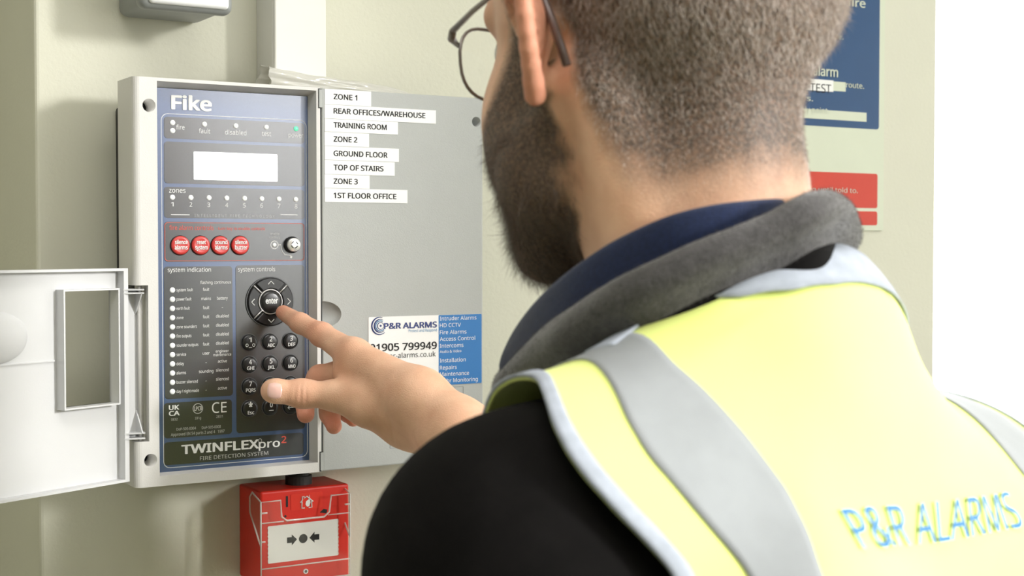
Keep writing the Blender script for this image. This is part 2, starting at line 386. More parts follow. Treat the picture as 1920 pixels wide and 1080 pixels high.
# display window
a = fpt(362.5, 284); b = fpt(362.5, 337); c = fpt(519.5, 289)
prism('display_screen', rrect(a[0], c[0], b[1], a[1], .001), FD, E2 + .0006, M['lcd'], fp)
def led(px, py, m='led', r=.0023):
    x, z = fpt(px, py)
    return lathe_wall('indicator_light', x, z, [(r, FD), (r, E1 + .0003), (r * .6, E1 + .0007), (.0002, E1 + .0008)], M[m], fp, 16)
for p in ((323.5, 230), (323.5, 245), (383.3, 233), (442, 236), (499.3, 238.5)): led(*p)
tag(led(555, 241.5, 'ledg'), 'lit green power light')
for k, (x, y) in enumerate(((323.3, 370), (357.7, 370.5), (391.7, 371), (425, 371.5), (458.5, 372), (490.8, 372.7), (523, 373.3), (554.7, 374))):
    led(x, y)
for k in range(12): led(323.2, 544 + k * 17.3, r=.0024)
led(514.5, 459.2, r=.0019)
x, z = fpt(514.5, 459.2)
ring_strip('printed_outline', circle(x, z, .0037), circle(x, z, .0032), E1 - .0001, E2, M['print'], fp)
kx, kz = fpt(547, 459)
x2, z2 = fpt(546, 484)
pth = [(x + .0037, z), (x + .0060, z), (x + .0064, z - .003), (x + .0075, z - .0062), (x + .0098, z - .0088), (x2, z2 + .0022)]
V, Fc = tube('', [(p[0], -E2, p[1]) for p in pth], .0003, None, bm_only=True, n=6)
from_py('printed_line', V, Fc, M['print'], fp)
prism('printed_dot', circle(x2, z2 + .001, .0011, 12), E1 - .0001, E2, M['print'], fp)
D = E2
lettering([('Fike', 321, 397.5, 205, 27, .035)], D, M['print'], fp, name='logo_lettering')
lettering([('fire', 330.5, 346, 242.5, 8.5), ('fault', 373, 394, 249.5, 8.5), ('disabled', 422, 462, 252, 8.5), ('test', 491, 508, 254.5, 8.5), ('power', 541, 568.5, 257, 8),
           ('zones', 317, 348, 361, 9)] +
          [(str(i + 1), x - 2.5, x + 2.5, y, 8) for i, (x, y) in enumerate(((323, 387), (358, 387.4), (391.5, 388), (425, 388.5), (458, 389), (490.5, 389.6), (523, 390), (555, 390.8)))],
          D, M['print'], fp)
lettering([('I N T E L L I G E N T   F I R E   T E C H N O L O G Y', 365, 515, 406.5, 5)], D, M['printdim'], fp)
for (a_, b_) in ((320.5, 355.5), (525.5, 558)):
    p = fpt(a_, 403); q = fpt(b_, 403.5 if a_ < 400 else 406.5)
    prism('printed_line', [(p[0], p[1]), (q[0], p[1]), (q[0], p[1] + .0005), (p[0], p[1] + .0005)], E1 - .0001, E2, M['print'], fp)
lettering([('fire alarm controls', 317.5, 400.5, 431, 8.5), ('- turn key to enable controls', 405, 497, 431, 5.5)], D, M['printred'], fp)
lettering([('enable', 507, 524, 440.5, 4.5), ('controls', 505, 525, 447, 4.5)], D, M['printdim'], fp)
lettering([('system indication', 314.5, 395.5, 510, 8), ('system controls', 446.5, 516, 509, 8)], D, M['print'], fp)
rows = [('system fault', 'fault', ''), ('power fault', 'mains', 'battery'), ('earth fault', 'fault', '-'), ('zone', 'fault', 'disabled'), ('zone sounders', 'fault', 'disabled'),
        ('fire outputs', 'fault', 'disabled'), ('sounder outputs', 'fault', 'disabled'), ('service', 'user', ''), ('delay', '-', 'active'), ('alarms', 'sounding', 'silenced'),
        ('buzzer silenced', '-', 'silenced'), ('day / night mode', '-', 'active')]
w1 = [31, 28, 25, 13, 38, 28, 41, 18, 14, 18, 40, 42]; it = []
def cw(s): return {'fault': 12, 'mains': 18, 'user': 13, '-': 2.5, 'sounding': 27, 'battery': 20, 'disabled': 24, 'active': 17, 'silenced': 24}[s]
for k, (l, m_, r_) in enumerate(rows):
    y = 546.5 + k * 17.3
    it.append((l, 331, 331 + w1[k], y, 5.6))
    if m_: it.append((m_, 386.5 - cw(m_) / 2, 386.5 + cw(m_) / 2, y - 1.0 - .2 * k, 5.6))
    if r_: it.append((r_, 417 - cw(r_) / 2, 417 + cw(r_) / 2, y - 1.5 - .42 * k, 5.6))
it += [('flashing', 375.5, 398.5, 532.5, 5.6), ('continuous', 401.5, 433, 532, 5.6), ('engineer', 404.5, 429, 661.2, 5.2), ('maintenance', 400, 433.5, 668, 5.2)]
lettering(it, D, M['print'], fp)
lettering([('UK', 316.5, 336, 769, 9, .03), ('CA', 316.5, 337, 780, 9, .03), ('CE', 397.5, 425, 774.5, 19.5, .0), ('LPCB', 364.5, 378.5, 770, 7.5, .01)], D, M['print'], fp)
lettering([('0832', 321, 333, 789, 4.5), ('331g', 365.5, 377, 786.5, 4.5), ('2831', 405.5, 417.5, 783.5, 4.5),
           ('DoP-505-0004', 331, 367.5, 807.5, 5), ('DoP-505-0008', 378.5, 414, 804.5, 5), ('Approved EN 54 parts 2 and 4   1997', 320.5, 421, 818, 5.6)], D, M['printdim'], fp)
x, z = fpt(371, 766)
ring_strip('printed_outline', circle(x, z, .0046, 24), circle(x, z, .0040, 24), E1 - .0001, E2, M['printdim'], fp)
lettering([('TWINFLEX', 340, 485.5, 852, 17.5, .03), ('pro', 485, 525, 840.5, 15, .015)], D, M['print'], fp, name='logo_lettering')
lettering([('2', 527.5, 537, 831, 13, .02)], D, M['printred'], fp, name='logo_lettering')
lettering([('FIRE DETECTION SYSTEM', 375, 503, 863, 7)], D, M['printdim'], fp)
x, z = fpt(487.5, 826)
ring_strip('printed_outline', circle(x, z, .0018, 14), circle(x, z, .0014, 14), E1 - .0001, E2, M['printdim'], fp)

# ---- keys
def key_text(o, items, d, mat='print'): return lettering(items, d, M[mat], o)
cols = [XZ(467, 690, E1)[0], XZ(505.6, 690, E1)[0], XZ(544, 690, E1)[0]]
rws = [XZ(467, y, E1)[1] for y in (642, 683.5, 724.5, 766)]
names = [('1', 'o_o'), ('2', 'ABC'), ('3', 'DEF'), ('4', 'GHI'), ('5', 'JKL'), ('6', 'MNO'), ('7', 'PQRS'), ('8', 'TUV'), ('9', 'WXYZ'), ('*', 'Esc'), ('0', '_'), ('', '<')]
r = .0079
for i, (a_, b_) in enumerate(names):
    cx, cz = cols[i % 3], rws[i // 3]
    ring_strip('key_bezel', circle(cx, cz, r), circle(cx, cz, r - .0006), FD, E1 + .0006, M['keyring'], fp)
    rr = r - .0008
    k_ = lathe_wall('keypad_button', cx, cz, [(rr, FD), (rr, E1 + .0018), (rr * .94, E1 + .0027), (rr * .7, E1 + .0031), (rr * .3, E1 + .0032)], M['key'], panel)
    d = E1 + .0035; g = []
    if a_ and a_ != '*': g.append(text_geo(a_, cx - .0013, cx + .0013, cz + .0004, .0042, d, .02))
    if a_ == '*': g.append(text_geo('*', cx - .002, cx + .002, cz - .0015, .0075, d, .03))
    if b_ == 'o_o':
        for s in (-1, 1):
            V, Fc = tube('', [(cx + s * .0031 + .0011 * math.cos(t * math.pi / 5), -d, cz - .0023 + .0013 * math.sin(t * math.pi / 5)) for t in range(10)], .0003, None, bm_only=True, n=4, closed=True); g.append((V, Fc))
        g.append(text_geo('_', cx - .0015, cx + .0015, cz - .0037, .004, d, .02))
    elif b_ == '_': g.append(text_geo('_', cx - .0022, cx + .0022, cz - .0018, .0042, d, .02))
    elif b_ == '<':
        V, Fc = tube('', [(cx + .004, -d, cz - .001), (cx - .004, -d, cz - .001)], .0003, None, bm_only=True, n=4); g.append((V, Fc))
        V, Fc = tube('', [(cx - .002, -d, cz + .0005), (cx - .004, -d, cz - .001), (cx - .002, -d, cz - .0025)], .0003, None, bm_only=True, n=4); g.append((V, Fc))
    else:
        wv = {'Esc': .0030}.get(b_, .00105 * len(b_) + .0003)
        g.append(text_geo(b_, cx - wv + .0002, cx + wv + .0002, cz - .0045 if b_ != 'Esc' else cz - .0048, .0031, d, .02))
    V, Fc = merge(g); from_py('lettering', V, Fc, M['print'], k_)
# direction pad
dx, dz = XZ(505.6, 565.6, E1)
RP = .0222
pad = lathe_wall('direction_pad_base', dx, dz, [(RP, FD), (RP, E1 + .0010), (RP - .0005, E1 + .0013), (.001, E1 + .0013)], M['black'], fp, 40)
ring_strip('pad_rim', circle(dx, dz, RP + .0003, 44), circle(dx, dz, RP - .0003, 44), FD, E1 + .0012, M['keyring'], fp)
V, Fc = merge([tube('', [(dx + .0106 * math.cos(a), -E1 - .0022, dz + .0106 * math.sin(a)), (dx + (RP - .001) * math.cos(a), -E1 - .0022, dz + (RP - .001) * math.sin(a))], .0007, None, bm_only=True, n=6) for a in (math.radians(43), math.radians(137), math.radians(223), math.radians(317))] +
              [tube('', [(dx + .0108 * math.cos(2 * math.pi * t / 40), -E1 - .0022, dz + .0108 * math.sin(2 * math.pi * t / 40)) for t in range(40)], .0007, None, bm_only=True, n=6, closed=True)])
from_py('pad_divider', V, Fc, M['silver'], fp, True)
for q, (ux, uz) in enumerate(((1, 0), (0, 1), (-1, 0), (0, -1))):
    c0 = q * 90; gap0 = math.degrees(.0016 / .0122); gap1 = math.degrees(.0016 / (RP - .0012))
    pts = circle(dx, dz, RP - .0012, 10, c0 - 45 + gap1, c0 + 45 - gap1) + circle(dx, dz, .0122, 7, c0 + 45 - gap0, c0 - 45 + gap0)
    n = len(pts); mx_, mz_ = dx + ux * .0165, dz + uz * .0165
    ins = [(mx_ + (x - mx_) * .92, mz_ + (z_ - mz_) * .92) for x, z_ in pts]
    vs = [(x, -E1 - .001, z_) for x, z_ in pts] + [(x, -E1 - .0026, z_) for x, z_ in pts] + [(x, -E1 - .0033, z_) for x, z_ in ins]
    fs = [list(range(n))[::-1], [2 * n + i for i in range(n)]]
    for L in (0, 1): fs += [[L * n + i, L * n + (i + 1) % n, (L + 1) * n + (i + 1) % n, (L + 1) * n + i] for i in range(n)]
    bm = bmesh.new(); Vv = [bm.verts.new(v) for v in vs]
    for f in fs: bm.faces.new([Vv[i] for i in f])
    ab = from_bm('arrow_button', bm, M['key'], panel)
    cxx, czz = dx + ux * .0168, dz + uz * .0168; s = .0022
    pp = [(cxx - uz * s * 1.25 - ux * s * .55, czz - ux * s * 1.25 - uz * s * .55), (cxx + ux * s * .7, czz + uz * s * .7), (cxx + uz * s * 1.25 - ux * s * .55, czz + ux * s * 1.25 - uz * s * .55)]
    V, Fc = tube('', [(x, -E1 - .0035, z_) for x, z_ in pp], .00042, None, bm_only=True, n=6)
    from_py('chevron_mark', V, Fc, M['print'], ab)
en = lathe_wall('enter_button', dx, dz, [(.0098, E1), (.0098, E1 + .0030), (.0092, E1 + .0040), (.007, E1 + .0046), (.003, E1 + .0048)], M['key'], panel, 36)
V, Fc = text_geo('enter', dx - .0058, dx + .0058, dz - .0015, .0050, E1 + .0052, .035); from_py('lettering', V, Fc, M['print'], en)
# red buttons
for (px, t1, t2) in ((337.5, 'silence', 'alarms'), (375.4, 'reset', 'system'), (412.4, 'sound', 'alarms'), (449.6, 'silence', 'buzzer')):
    cx, cz = fpt(px, 460)
    lathe_wall('key_bezel', cx, cz, [(.0087, FD), (.0087, E1 + .0004), (.0080, E1 + .0005), (.001, E1 + .0005)], M['black'], fp, 32)
    rb = lathe_wall('red_button', cx, cz, [(.0081, E1), (.0081, E1 + .0016), (.0077, E1 + .0024), (.0066, E1 + .0030), (.0055, E1 + .0028), (.003, E1 + .0027)], M['redkey'], panel, 32)
    w_ = .0062
    V, Fc = merge([text_geo(t1, cx - w_ * (.9 if t1 != 'reset' else .66), cx + w_ * (.9 if t1 != 'reset' else .66), cz + .0010, .0036, E1 + .0033, .03), text_geo(t2, cx - w_ * .92, cx + w_ * .92, cz - .0036, .0036, E1 + .0033, .03)])
    from_py('lettering', V, Fc, M['print'], rb)
# key switch
ks = lathe_wall('key_switch', kx, kz, [(.0074, FD), (.0074, E1 + .002), (.0068, E1 + .0035), (.0060, E1 + .0040)], M['black'], panel, 32)
lathe_wall('switch_face', kx, kz, [(.0062, E1), (.0062, E1 + .0060), (.0056, E1 + .0066), (.001, E1 + .0066)], M['chrome'], ks, 32)
for k in range(4):
    a = 90 * k + 10
    prism('keyway', circle(kx, kz, .0033, 5, a, a + 58) + circle(kx, kz, .0025, 5, a + 58, a), E1 + .0066, E1 + .0069, M['black'], ks)

# zone labels on the side cover: strips of printer tape
zl = [('ZONE 1', 166, 195, 695.9, 670, 186.1), ('REAR OFFICES/WAREHOUSE', 195.3, 221.8, 817.4, 797.7, 212.8), ('TRAINING ROOM', 222, 246.5, 746.1, 725.2, 239.2), ('ZONE 2', 246.8, 273, 692, 670.2, 265.7),
      ('GROUND FLOOR', 273.3, 299.4, 748, 726.7, 292.4), ('TOP OF STAIRS', 299.7, 326.3, 740.2, 719.2, 318.8), ('ZONE 3', 326.6, 352.4, 693, 671, 344.7), ('1ST FLOOR OFFICE', 352.7, 378.7, 764, 743.3, 371.4)]
SD = PD + .0001
for t, y0, y1, xr, tr_, yb in zl:
    p = W(609, y0, SD); q = W(609, y1, SD); x1 = W(xr, y1, SD).x
    jit = random.uniform(-.0002, .0002)
    st = box('zone_label', p.x + jit, x1, -SD, -PD + .0006, q.z + .0001, p.z - .0001, M['sticker'], panel)
    g = text_px(t, 625.4, tr_, yb, 10.3, SD + .0001, .028); from_py('lettering', g[0], g[1], M['printdark'], st)
# contractor label
p = W(691, 594.7, SD); q = W(822.5, 718, SD); q2 = W(903, 717.8, SD); zt, zb = p.z, q2.z
cl = prism('contractor_label', rrect(p.x, q2.x, zb, zt, .0015), PD - .0005, SD, M['sticker'], panel)
prism('blue_label_field', rrect(q.x, q2.x, zb, zt, .0008), SD - .00005, SD + .0001, M['lblblue'], cl)
TD = SD + .0003
lettering([('P&R ALARMS', 720, 819.4, 617.2, 11.3, .03)], TD, M['lblnavy'], cl)
lettering([('Protect and Respond', 766.4, 819.2, 623, 5.3)], TD, M['lblmid'], cl)
lettering([('01905 799949', 693.5, 819.2, 659.4, 14, .02), ('www.pr-alarms.co.uk', 697, 817, 673.5, 9.5), ('Contract No.', 745, 805.3, 700, 8.8)], TD, M['printdark'], cl)
lettering([('Intruder Alarms', 824.7, 893.3, 601, 7.2), ('HD CCTV', 824.7, 864, 613.7, 7.2), ('Fire Alarms', 824.7, 874.7, 627, 7.2), ('Access Control', 824.7, 890.8, 639.5, 7.2),
           ('Intercoms', 824.7, 868.9, 652.2, 7.2), ('Audio & Video', 824.7, 865, 661.9, 4.8), ('Installation', 824.7, 873.3, 679.8, 7.2), ('Repairs', 824.7, 856.4, 693.2, 7.2),
           ('Maintenance', 824.7, 879.4, 705.5, 7.2), ('24 hr Monitoring', 824.7, 895.8, 718 , 7.2)], TD, M['print'], cl)
lx, lz = XZ(712, 611, TD)
V, Fc = merge([tube('', [(lx + ox + rr_ * math.cos(math.radians(t)), -TD, lz + rr_ * math.sin(math.radians(t))) for t in range(a0, a1 + 1, 12)], [w_ * (.3 + .7 * math.sin(math.pi * i / max(1, (a1 - a0) // 12))) for i in range((a1 - a0) // 12 + 1)], None, bm_only=True, n=4)
               for rr_, ox, a0, a1, w_ in ((.0080, 0, 70, 310, .0007), (.0060, .0005, 60, 320, .0006), (.0032, .001, 0, 348, .0004))])
from_py('logo_mark', V, Fc, M['lblnavy'], cl)
prism('logo_mark', circle(lx + .001, lz, .0010, 12), TD - .0001, TD + .0001, M['lblnavy'], cl)
V, Fc = tube('', [(lx + .0007 + .0047 * math.cos(math.radians(t)), -TD, lz + .0047 * math.sin(math.radians(t))) for t in range(60, 330, 12)], .00045, None, bm_only=True, n=4)
from_py('logo_mark', V, Fc, M['lblmid'], cl)

# ---- hinged flap, swung out to the left
hinge_near = W(240, 503, .086)
FX, FY = hinge_near.x, hinge_near.y; FZ1 = hinge_near.z; FZ0 = W(241, 903, .086).z
FT = Vector((-math.cos(math.radians(23.6)), -math.sin(math.radians(23.6)), 0)); FN = Vector((-FT.y * 1.0, FT.x, 0))  # along, towards the room
FL = .150
def fl(u, e, z): v = Vector((FX, FY, 0)) + FT * u + FN * e; return (v.x, v.y, z)
def flap_uv(px, py, e):
    r_ = ray(px, py); o_ = Vector((FX, FY, 0)) + FN * e
    t = (o_ - Vector((CAM.x, CAM.y, 0))).dot(FN) / r_.dot(FN); p_ = CAM + r_ * t
    return (p_ - o_).dot(FT), p_.z
def flap_box(bm, u0, u1, e0, e1, z0, z1):
    vs = [bm.verts.new(fl(u, e, z_)) for z_ in (z0, z1) for u, e in ((u0, e0), (u1, e0), (u1, e1), (u0, e1))]
    for f in ((3, 2, 1, 0), (4, 5, 6, 7), (0, 1, 5, 4), (1, 2, 6, 5), (2, 3, 7, 6), (3, 0, 4, 7)): bm.faces.new([vs[i] for i in f])
ER = .0; TH = .0022; DEEP = .0085   # rim stands TH..DEEP above plate; plate at e = -DEEP
HE = .0015
uL, zT = flap_uv(122, 546.7, HE); uR, _ = flap_uv(222, 541, HE); _, zB = flap_uv(126, 766.5, HE)
bm = bmesh.new()
P0, P1 = -DEEP - TH, -DEEP
flap_box(bm, 0, uR, P0, P1, FZ0, FZ1); flap_box(bm, uL, FL, P0, P1, FZ0, FZ1)
flap_box(bm, uR, uL, P0, P1, FZ0, zB); flap_box(bm, uR, uL, P0, P1, zT, FZ1)
flap = from_bm('flap', bm, M['flap'], panel)
tag(flap, 'white open flap with rectangular window')
bm = bmesh.new(); T = .0022
flap_box(bm, 0, FL, P1, 0, FZ1 - T, FZ1); flap_box(bm, 0, FL, P1, 0, FZ0, FZ0 + T); flap_box(bm, 0, .0045, P1, 0, FZ0 + T, FZ1 - T); flap_box(bm, FL - T, FL, P1, 0, FZ0 + T, FZ1 - T)
from_bm('flap_rim', bm, M['flap'], flap)
bm = bmesh.new(); T = .0014
for (a0, a1, b0, b1) in ((uR - T, uL + T, zT, zT + T), (uR - T, uL + T, zB - T, zB), (uR - T, uR, zB, zT), (uL, uL + T, zB, zT)): flap_box(bm, a0, a1, P0, HE, b0, b1)
from_bm('window_surround', bm, M['flap'], flap)
u_, z_ = flap_uv(103, 676, P1 + .001)
bm = bmesh.new(); flap_box(bm, u_, FL - .002, P1, P1 + .0012, z_ - .0009, z_ + .0003); from_bm('stiffening_rib', bm, M['flap'], flap)
sp = bmesh.new(); bmesh.ops.create_uvsphere(sp, u_segments=40, v_segments=20, radius=1)
ug, zg = flap_uv(0, 634, P1)
for v in sp.verts:
    u, e, zz = v.co.x * .029, v.co.y * .0075, v.co.z * .0205; q = fl(ug + u + .004, P1 - .0008 + e, zg + zz); v.co = Vector(q)
from_bm('finger_scoop', sp, M['flap'], flap, True)
# hinge plate between flap and frame
hx0, hz0 = NX, 0
bm = bmesh.new()
ha = Vector((FX, FY, 0)) + FN * P1; hb = Vector((NX - .0045, -.078, 0))
za, zb_ = W(250, 541, .08).z, W(250, 822, .08).z
def slab(bm, p, q, th, z0, z1):
    t = (q - p).normalized(); n_ = Vector((-t.y, t.x, 0)) * th / 2
    vs = [bm.verts.new((v.x, v.y, zz)) for zz in (z0, z1) for v in (p - n_, q - n_, q + n_, p + n_)]
    for f in ((3, 2, 1, 0), (4, 5, 6, 7), (0, 1, 5, 4), (1, 2, 6, 5), (2, 3, 7, 6), (3, 0, 4, 7)): bm.faces.new([vs[i] for i in f])
slab(bm, ha, hb, .002, zb_, za)
hp = from_bm('hinge_plate', bm, M['flap'], flap)
for zz in (za - .0008, W(250, 549.5, .085).z, W(250, 812, .085).z, zb_ + .0008):
    bm = bmesh.new(); off = Vector((0, -.006, 0))
    slab(bm, ha + off * .5, hb + off + Vector((.002, 0, 0)), .013, zz - .0006, zz + .0006); from_bm('hinge_rib', bm, M['flap'], flap)
for zz, s in ((W(250, 550, .085).z, -1), (W(250, 812, .085).z, 1)):
    m_ = ha.lerp(hb, .75)
    from_py('hinge_gusset', [(m_.x, m_.y, zz), (m_.x + .002, m_.y - .013, zz), (m_.x, m_.y, zz + s * .020), (m_.x + .001, m_.y, zz), (m_.x + .003, m_.y - .013, zz), (m_.x + .001, m_.y, zz + s * .020)],
            [(0, 1, 2), (5, 4, 3), (0, 3, 4, 1), (1, 4, 5, 2), (2, 5, 3, 0)], M['flap'], flap)
V, Fc = tube('', [(hb.x, hb.y - .003, zb_ - .002), (hb.x, hb.y - .003, za + .002)], .0022, None, bm_only=True, n=10)
from_py('hinge_pin', V, Fc, M['abs'], panel, True)

# ------------------------------------------------------------------ plastic film lying on the panel
def film():
    vs, fs = [], []; n, m = 70, 30
    a = W(494, 143, .045); x0 = a.x; L = .150
    rnd = np.random.RandomState(3)
    ph = rnd.rand(9) * 6.28
    for i in range(n + 1):
        t = i / n; x = x0 + L * t
        hgt = (.0098 * (1 - .12 * math.sin(t * 5)) * (1 - t) ** .7 + .0010); dep = .016 * (1 - .45 * t)
        for k in range(m):
            q = 2 * math.pi * k / m
            w_ = 1 + .12 * math.sin(4 * q + 3 * t + ph[0]) + .06 * math.sin(8 * q - 9 * t + ph[1]) + .025 * math.sin(15 * q + 22 * t + ph[2]) + .03 * math.sin(3 * q + 28 * t + ph[3])
            y = -.046 + dep * math.cos(q) * w_; z = PZ1 + .0005 + hgt * (1 + max(-1, min(1.2, math.sin(q) * w_)))
            z = max(z, PZ1 + .0003)
            vs.append((x + .002 * math.sin(4 * q + ph[4]), y, z))
    for i in range(n):
        for k in range(m): j = (k + 1) % m; fs.append([i * m + k, i * m + j, (i + 1) * m + j, (i + 1) * m + k])
    o = from_py('plastic_film', vs, fs, M['film'], None, True)
    tag(o, 'crumpled clear plastic film sleeve lying on top of the panel', 'plastic film')
film()

# ------------------------------------------------------------------ wall light above the panel
ELX0, ELX1, ELZ0, ELD = .3600, .4425, 1.7010, .080
el = empty('bulkhead_light', (.40, 0, ELZ0), 'grey bulkhead wall light with a white diffuser above the panel', 'wall light')
box('housing', ELX0 + .003, ELX1 - .003, -ELD + .012, -.0005, ELZ0 + .002, ELZ0 + .168, M['grey'], el, .008, 4, smooth=True)
bz = box('bezel', ELX0, ELX1, -ELD, -ELD + .018, ELZ0, ELZ0 + .17, M['grey'], el, .007, 5, smooth=True)
box('diffuser', ELX0 + .007, ELX1 - .005, -ELD - .0035, -ELD + .004, ELZ0 + .0040, ELZ0 + .166, M['diff'], el, .0034, 4, smooth=True)

# ------------------------------------------------------------------ manual call point
CX0, CX1, CZ1, CZ0, CD = .4742, .5622, 1.2768, 1.1895, .055
cp = empty('manual_call_point', (.518, 0, CZ0), 'red manual fire call point under the panel with clear hinged cover', 'call point')
body = box('call_point_housing', CX0, CX1, -CD, -.0005, CZ0, CZ1, M['red'], cp, .0022, 3, smooth=False)
k1 = fpt
def cpt(px, py, d=CD): return XZ(px, py, d)
a = cpt(545, 927); b = cpt(545, 957.5); c = cpt(604.5, 925)
ip = prism('icon_plate', rrect(a[0], c[0], b[1], a[1], .0015), CD - .0005, CD + .0004, M['redplate'], cp)
hx, hz_ = cpt(574.5, 941); D = CD + .0009; s = .0062
def poly_line(pts, w_, name, mat, parent, closed=False):
    V, Fc = tube('', [(x, -D, z_) for x, z_ in pts], w_, None, bm_only=True, n=4, closed=closed); return from_py(name, V, Fc, mat, parent)
poly_line([(hx - s * .35, hz_ - s * .85), (hx - s * .8, hz_ - s * .85), (hx - s * .75, hz_ + .1 * s), (hx - s, hz_), (hx - s * .7, hz_ + s * .35), (hx - s * .7, hz_ + s * .85), (hx - s * .4, hz_ + s * .85), (hx - s * .4, hz_ + s * .6), (hx, hz_ + s * .85), (hx + s, hz_), (hx + s * .75, hz_ + .1 * s), (hx + s * .8, hz_ - s * .85), (hx + s * .3, hz_ - s * .85)], .00060, 'house_icon', M['print'], ip)
prism('flame_icon', [(hx + s * .45, hz_ + s * 1.05), (hx + s * .5, hz_ + .3 * s), (hx + s * .6, hz_ - .1 * s), (hx + s * .4, hz_ - .65 * s), (hx + .05 * s, hz_ - .7 * s), (hx - .2 * s, hz_ - .35 * s), (hx - .1 * s, hz_ + .1 * s), (hx + .3 * s, hz_ + .35 * s)], CD, D, M['print'], ip)
a = cpt(536, 930); b = cpt(537, 951)
prism('key_slot', rrect(a[0], a[0] + .0020, b[1], a[1], .0008, 3), CD - .001, CD + .0002, M['black'], cp)
a = cpt(605, 959)
prism('moulded_recess', [(a[0] - .003, a[1] - .0006), (a[0] + .004, a[1] - .0022), (a[0] + .0045, a[1] + .0014), (a[0] + .001, a[1] + .0024)], CD - .001, CD + .0002, M['black'], cp)
a = cpt(535, 968); prism('indicator_light', circle(a[0], a[1], .0011, 12), CD - .001, CD + .0003, M['dark'], cp)
# break-glass element with wavy edges
a = cpt(502, 987); b = cpt(502, 1057); c = cpt(634, 974)
gx0, gx1, gz1, gz0 = a[0], c[0], a[1], b[1]
n = 22; pts = [(gx0 + .0004 * math.cos(k * 2.6), gz1 + (gz0 - gz1) * k / n) for k in range(n + 1)] + [(gx1 - .0004 * math.cos(k * 2.6), gz0 + (gz1 - gz0) * k / n) for k in range(n + 1)]
brk = prism('break_glass_plate', pts, CD - .0005, CD + .0006, M['sticker'], cp)
mx_, mz_ = cpt(568, 1009.5); D = CD + .0008
prism('target_dot', circle(mx_, mz_, .0042, 24), CD, D, M['printdark'], brk)
for s_ in (-1, 1):
    t0 = mx_ + s_ * .0062; q = [(0, 0), (.0050, .0050), (.0050, .0026), (.0098, .0026), (.0098, -.0026), (.0050, -.0026), (.0050, -.0050)]
    prism('arrow_mark', [(t0 + s_ * x, mz_ + z_) for x, z_ in q], CD, D, M['printdark'], brk)
a = cpt(573, 1071); prism('screw_cap', circle(a[0], a[1], .0024, 16), CD, CD + .0008, M['diff'], cp)
for r_ in (0, 60, 120):
    c_, s_ = math.cos(math.radians(r_)), math.sin(math.radians(r_)); w_ = .0003; l_ = .0015
    prism('screw_slot', [(a[0] + c_ * l_ - s_ * w_, a[1] + s_ * l_ + c_ * w_), (a[0] - c_ * l_ - s_ * w_, a[1] - s_ * l_ + c_ * w_), (a[0] - c_ * l_ + s_ * w_, a[1] - s_ * l_ - c_ * w_), (a[0] + c_ * l_ + s_ * w_, a[1] + s_ * l_ - c_ * w_)], CD + .0007, CD + .0010, M['dark'], cp)
# clear hinged cover
KD = .066
kx0 = XZ(489, 942, KD)[0]; kx1 = XZ(656, 930, KD)[0] ; kz1 = XZ(489, 942, KD)[1]; nz = XZ(540, 976, KD)[1]; na = XZ(526, 942, KD)[0]; nb = XZ(619, 935, KD)[0]
sheet = [(kx0, CZ0 + .004), (kx1, CZ0 + .004), (kx1, kz1), (nb + .001, kz1), (nb - .001, nz + .004), (nb - .006, nz), (na + .006, nz), (na + .001, nz + .004), (na, kz1), (kx0, kz1)]
cv = prism('clear_cover', sheet, KD - .0012, KD, M['clear'], cp)
V, Fc = merge([tube('', [(x, -KD, z_) for x, z_ in sheet], .0009, None, bm_only=True, n=8, closed=True),
               tube('', [(kx0, -KD, XZ(489, 982, KD)[1]), (na + .003, -KD, XZ(489, 982, KD)[1])], .0006, None, bm_only=True, n=6),
               tube('', [(nb - .002, -KD, XZ(489, 979, KD)[1]), (kx1, -KD, XZ(489, 979, KD)[1])], .0005, None, bm_only=True, n=6),
               tube('', [(kx0, -KD, XZ(489, 1068, KD)[1]), (kx1, -KD, XZ(489, 1068, KD)[1])], .0007, None, bm_only=True, n=6),
               tube('', [(kx0, -KD, XZ(489, 963, KD)[1]), (kx0 + .006, -KD, XZ(489, 963, KD)[1])], .0009, None, bm_only=True, n=6),
               tube('', [(kx1 - .005, -KD, XZ(489, 962, KD)[1]), (kx1, -KD, XZ(489, 962, KD)[1])], .0009, None, bm_only=True, n=6),
               tube('', [(kx0, -KD, XZ(489, 1017, KD)[1]), (kx0 + .004, -KD, XZ(489, 1017, KD)[1])], .0009, None, bm_only=True, n=6)])
from_py('cover_edge', V, Fc, M['bead'], cv, True)
for xs in (kx0, kx1):
    sd = [(-KD, kz1), (-KD + .021, kz1 + .006), (-KD + .027, kz1 + .001), (-KD + .027, kz1 - .013), (-KD + .003, kz1 - .038), (-KD, kz1 - .040)]
    vs = [(xs - .0006, y, z_) for y, z_ in sd] + [(xs + .0006, y, z_) for y, z_ in sd]; n = len(sd)
    bm = bmesh.new(); Vv = [bm.verts.new(v) for v in vs]
    bm.faces.new(Vv[:n][::-1]); bm.faces.new(Vv[n:])
    for i in range(n): bm.faces.new((Vv[i], Vv[(i + 1) % n], Vv[n + (i + 1) % n], Vv[n + i]))
    from_bm('cover_cheek', bm, M['clear'], cv)
    V, Fc = tube('', [(xs, y, z_) for y, z_ in sd], .0008, None, bm_only=True, n=8, closed=True)
    from_py('cover_edge', V, Fc, M['bead'], cv, True)
# cable gland between call point and panel
bm = bmesh.new()
bmesh.ops.create_cone(bm, segments=24, radius1=.0125, radius2=.0125, depth=.008, cap_ends=True, matrix=Matrix.Translation((.522, -.030, CZ1 + .004)))
bmesh.ops.create_cone(bm, segments=24, radius1=.0100, radius2=.0100, depth=.024, cap_ends=True, matrix=Matrix.Translation((.522, -.030, CZ1 + .012)))
from_bm('cable_gland', bm, M['dark'], cp)

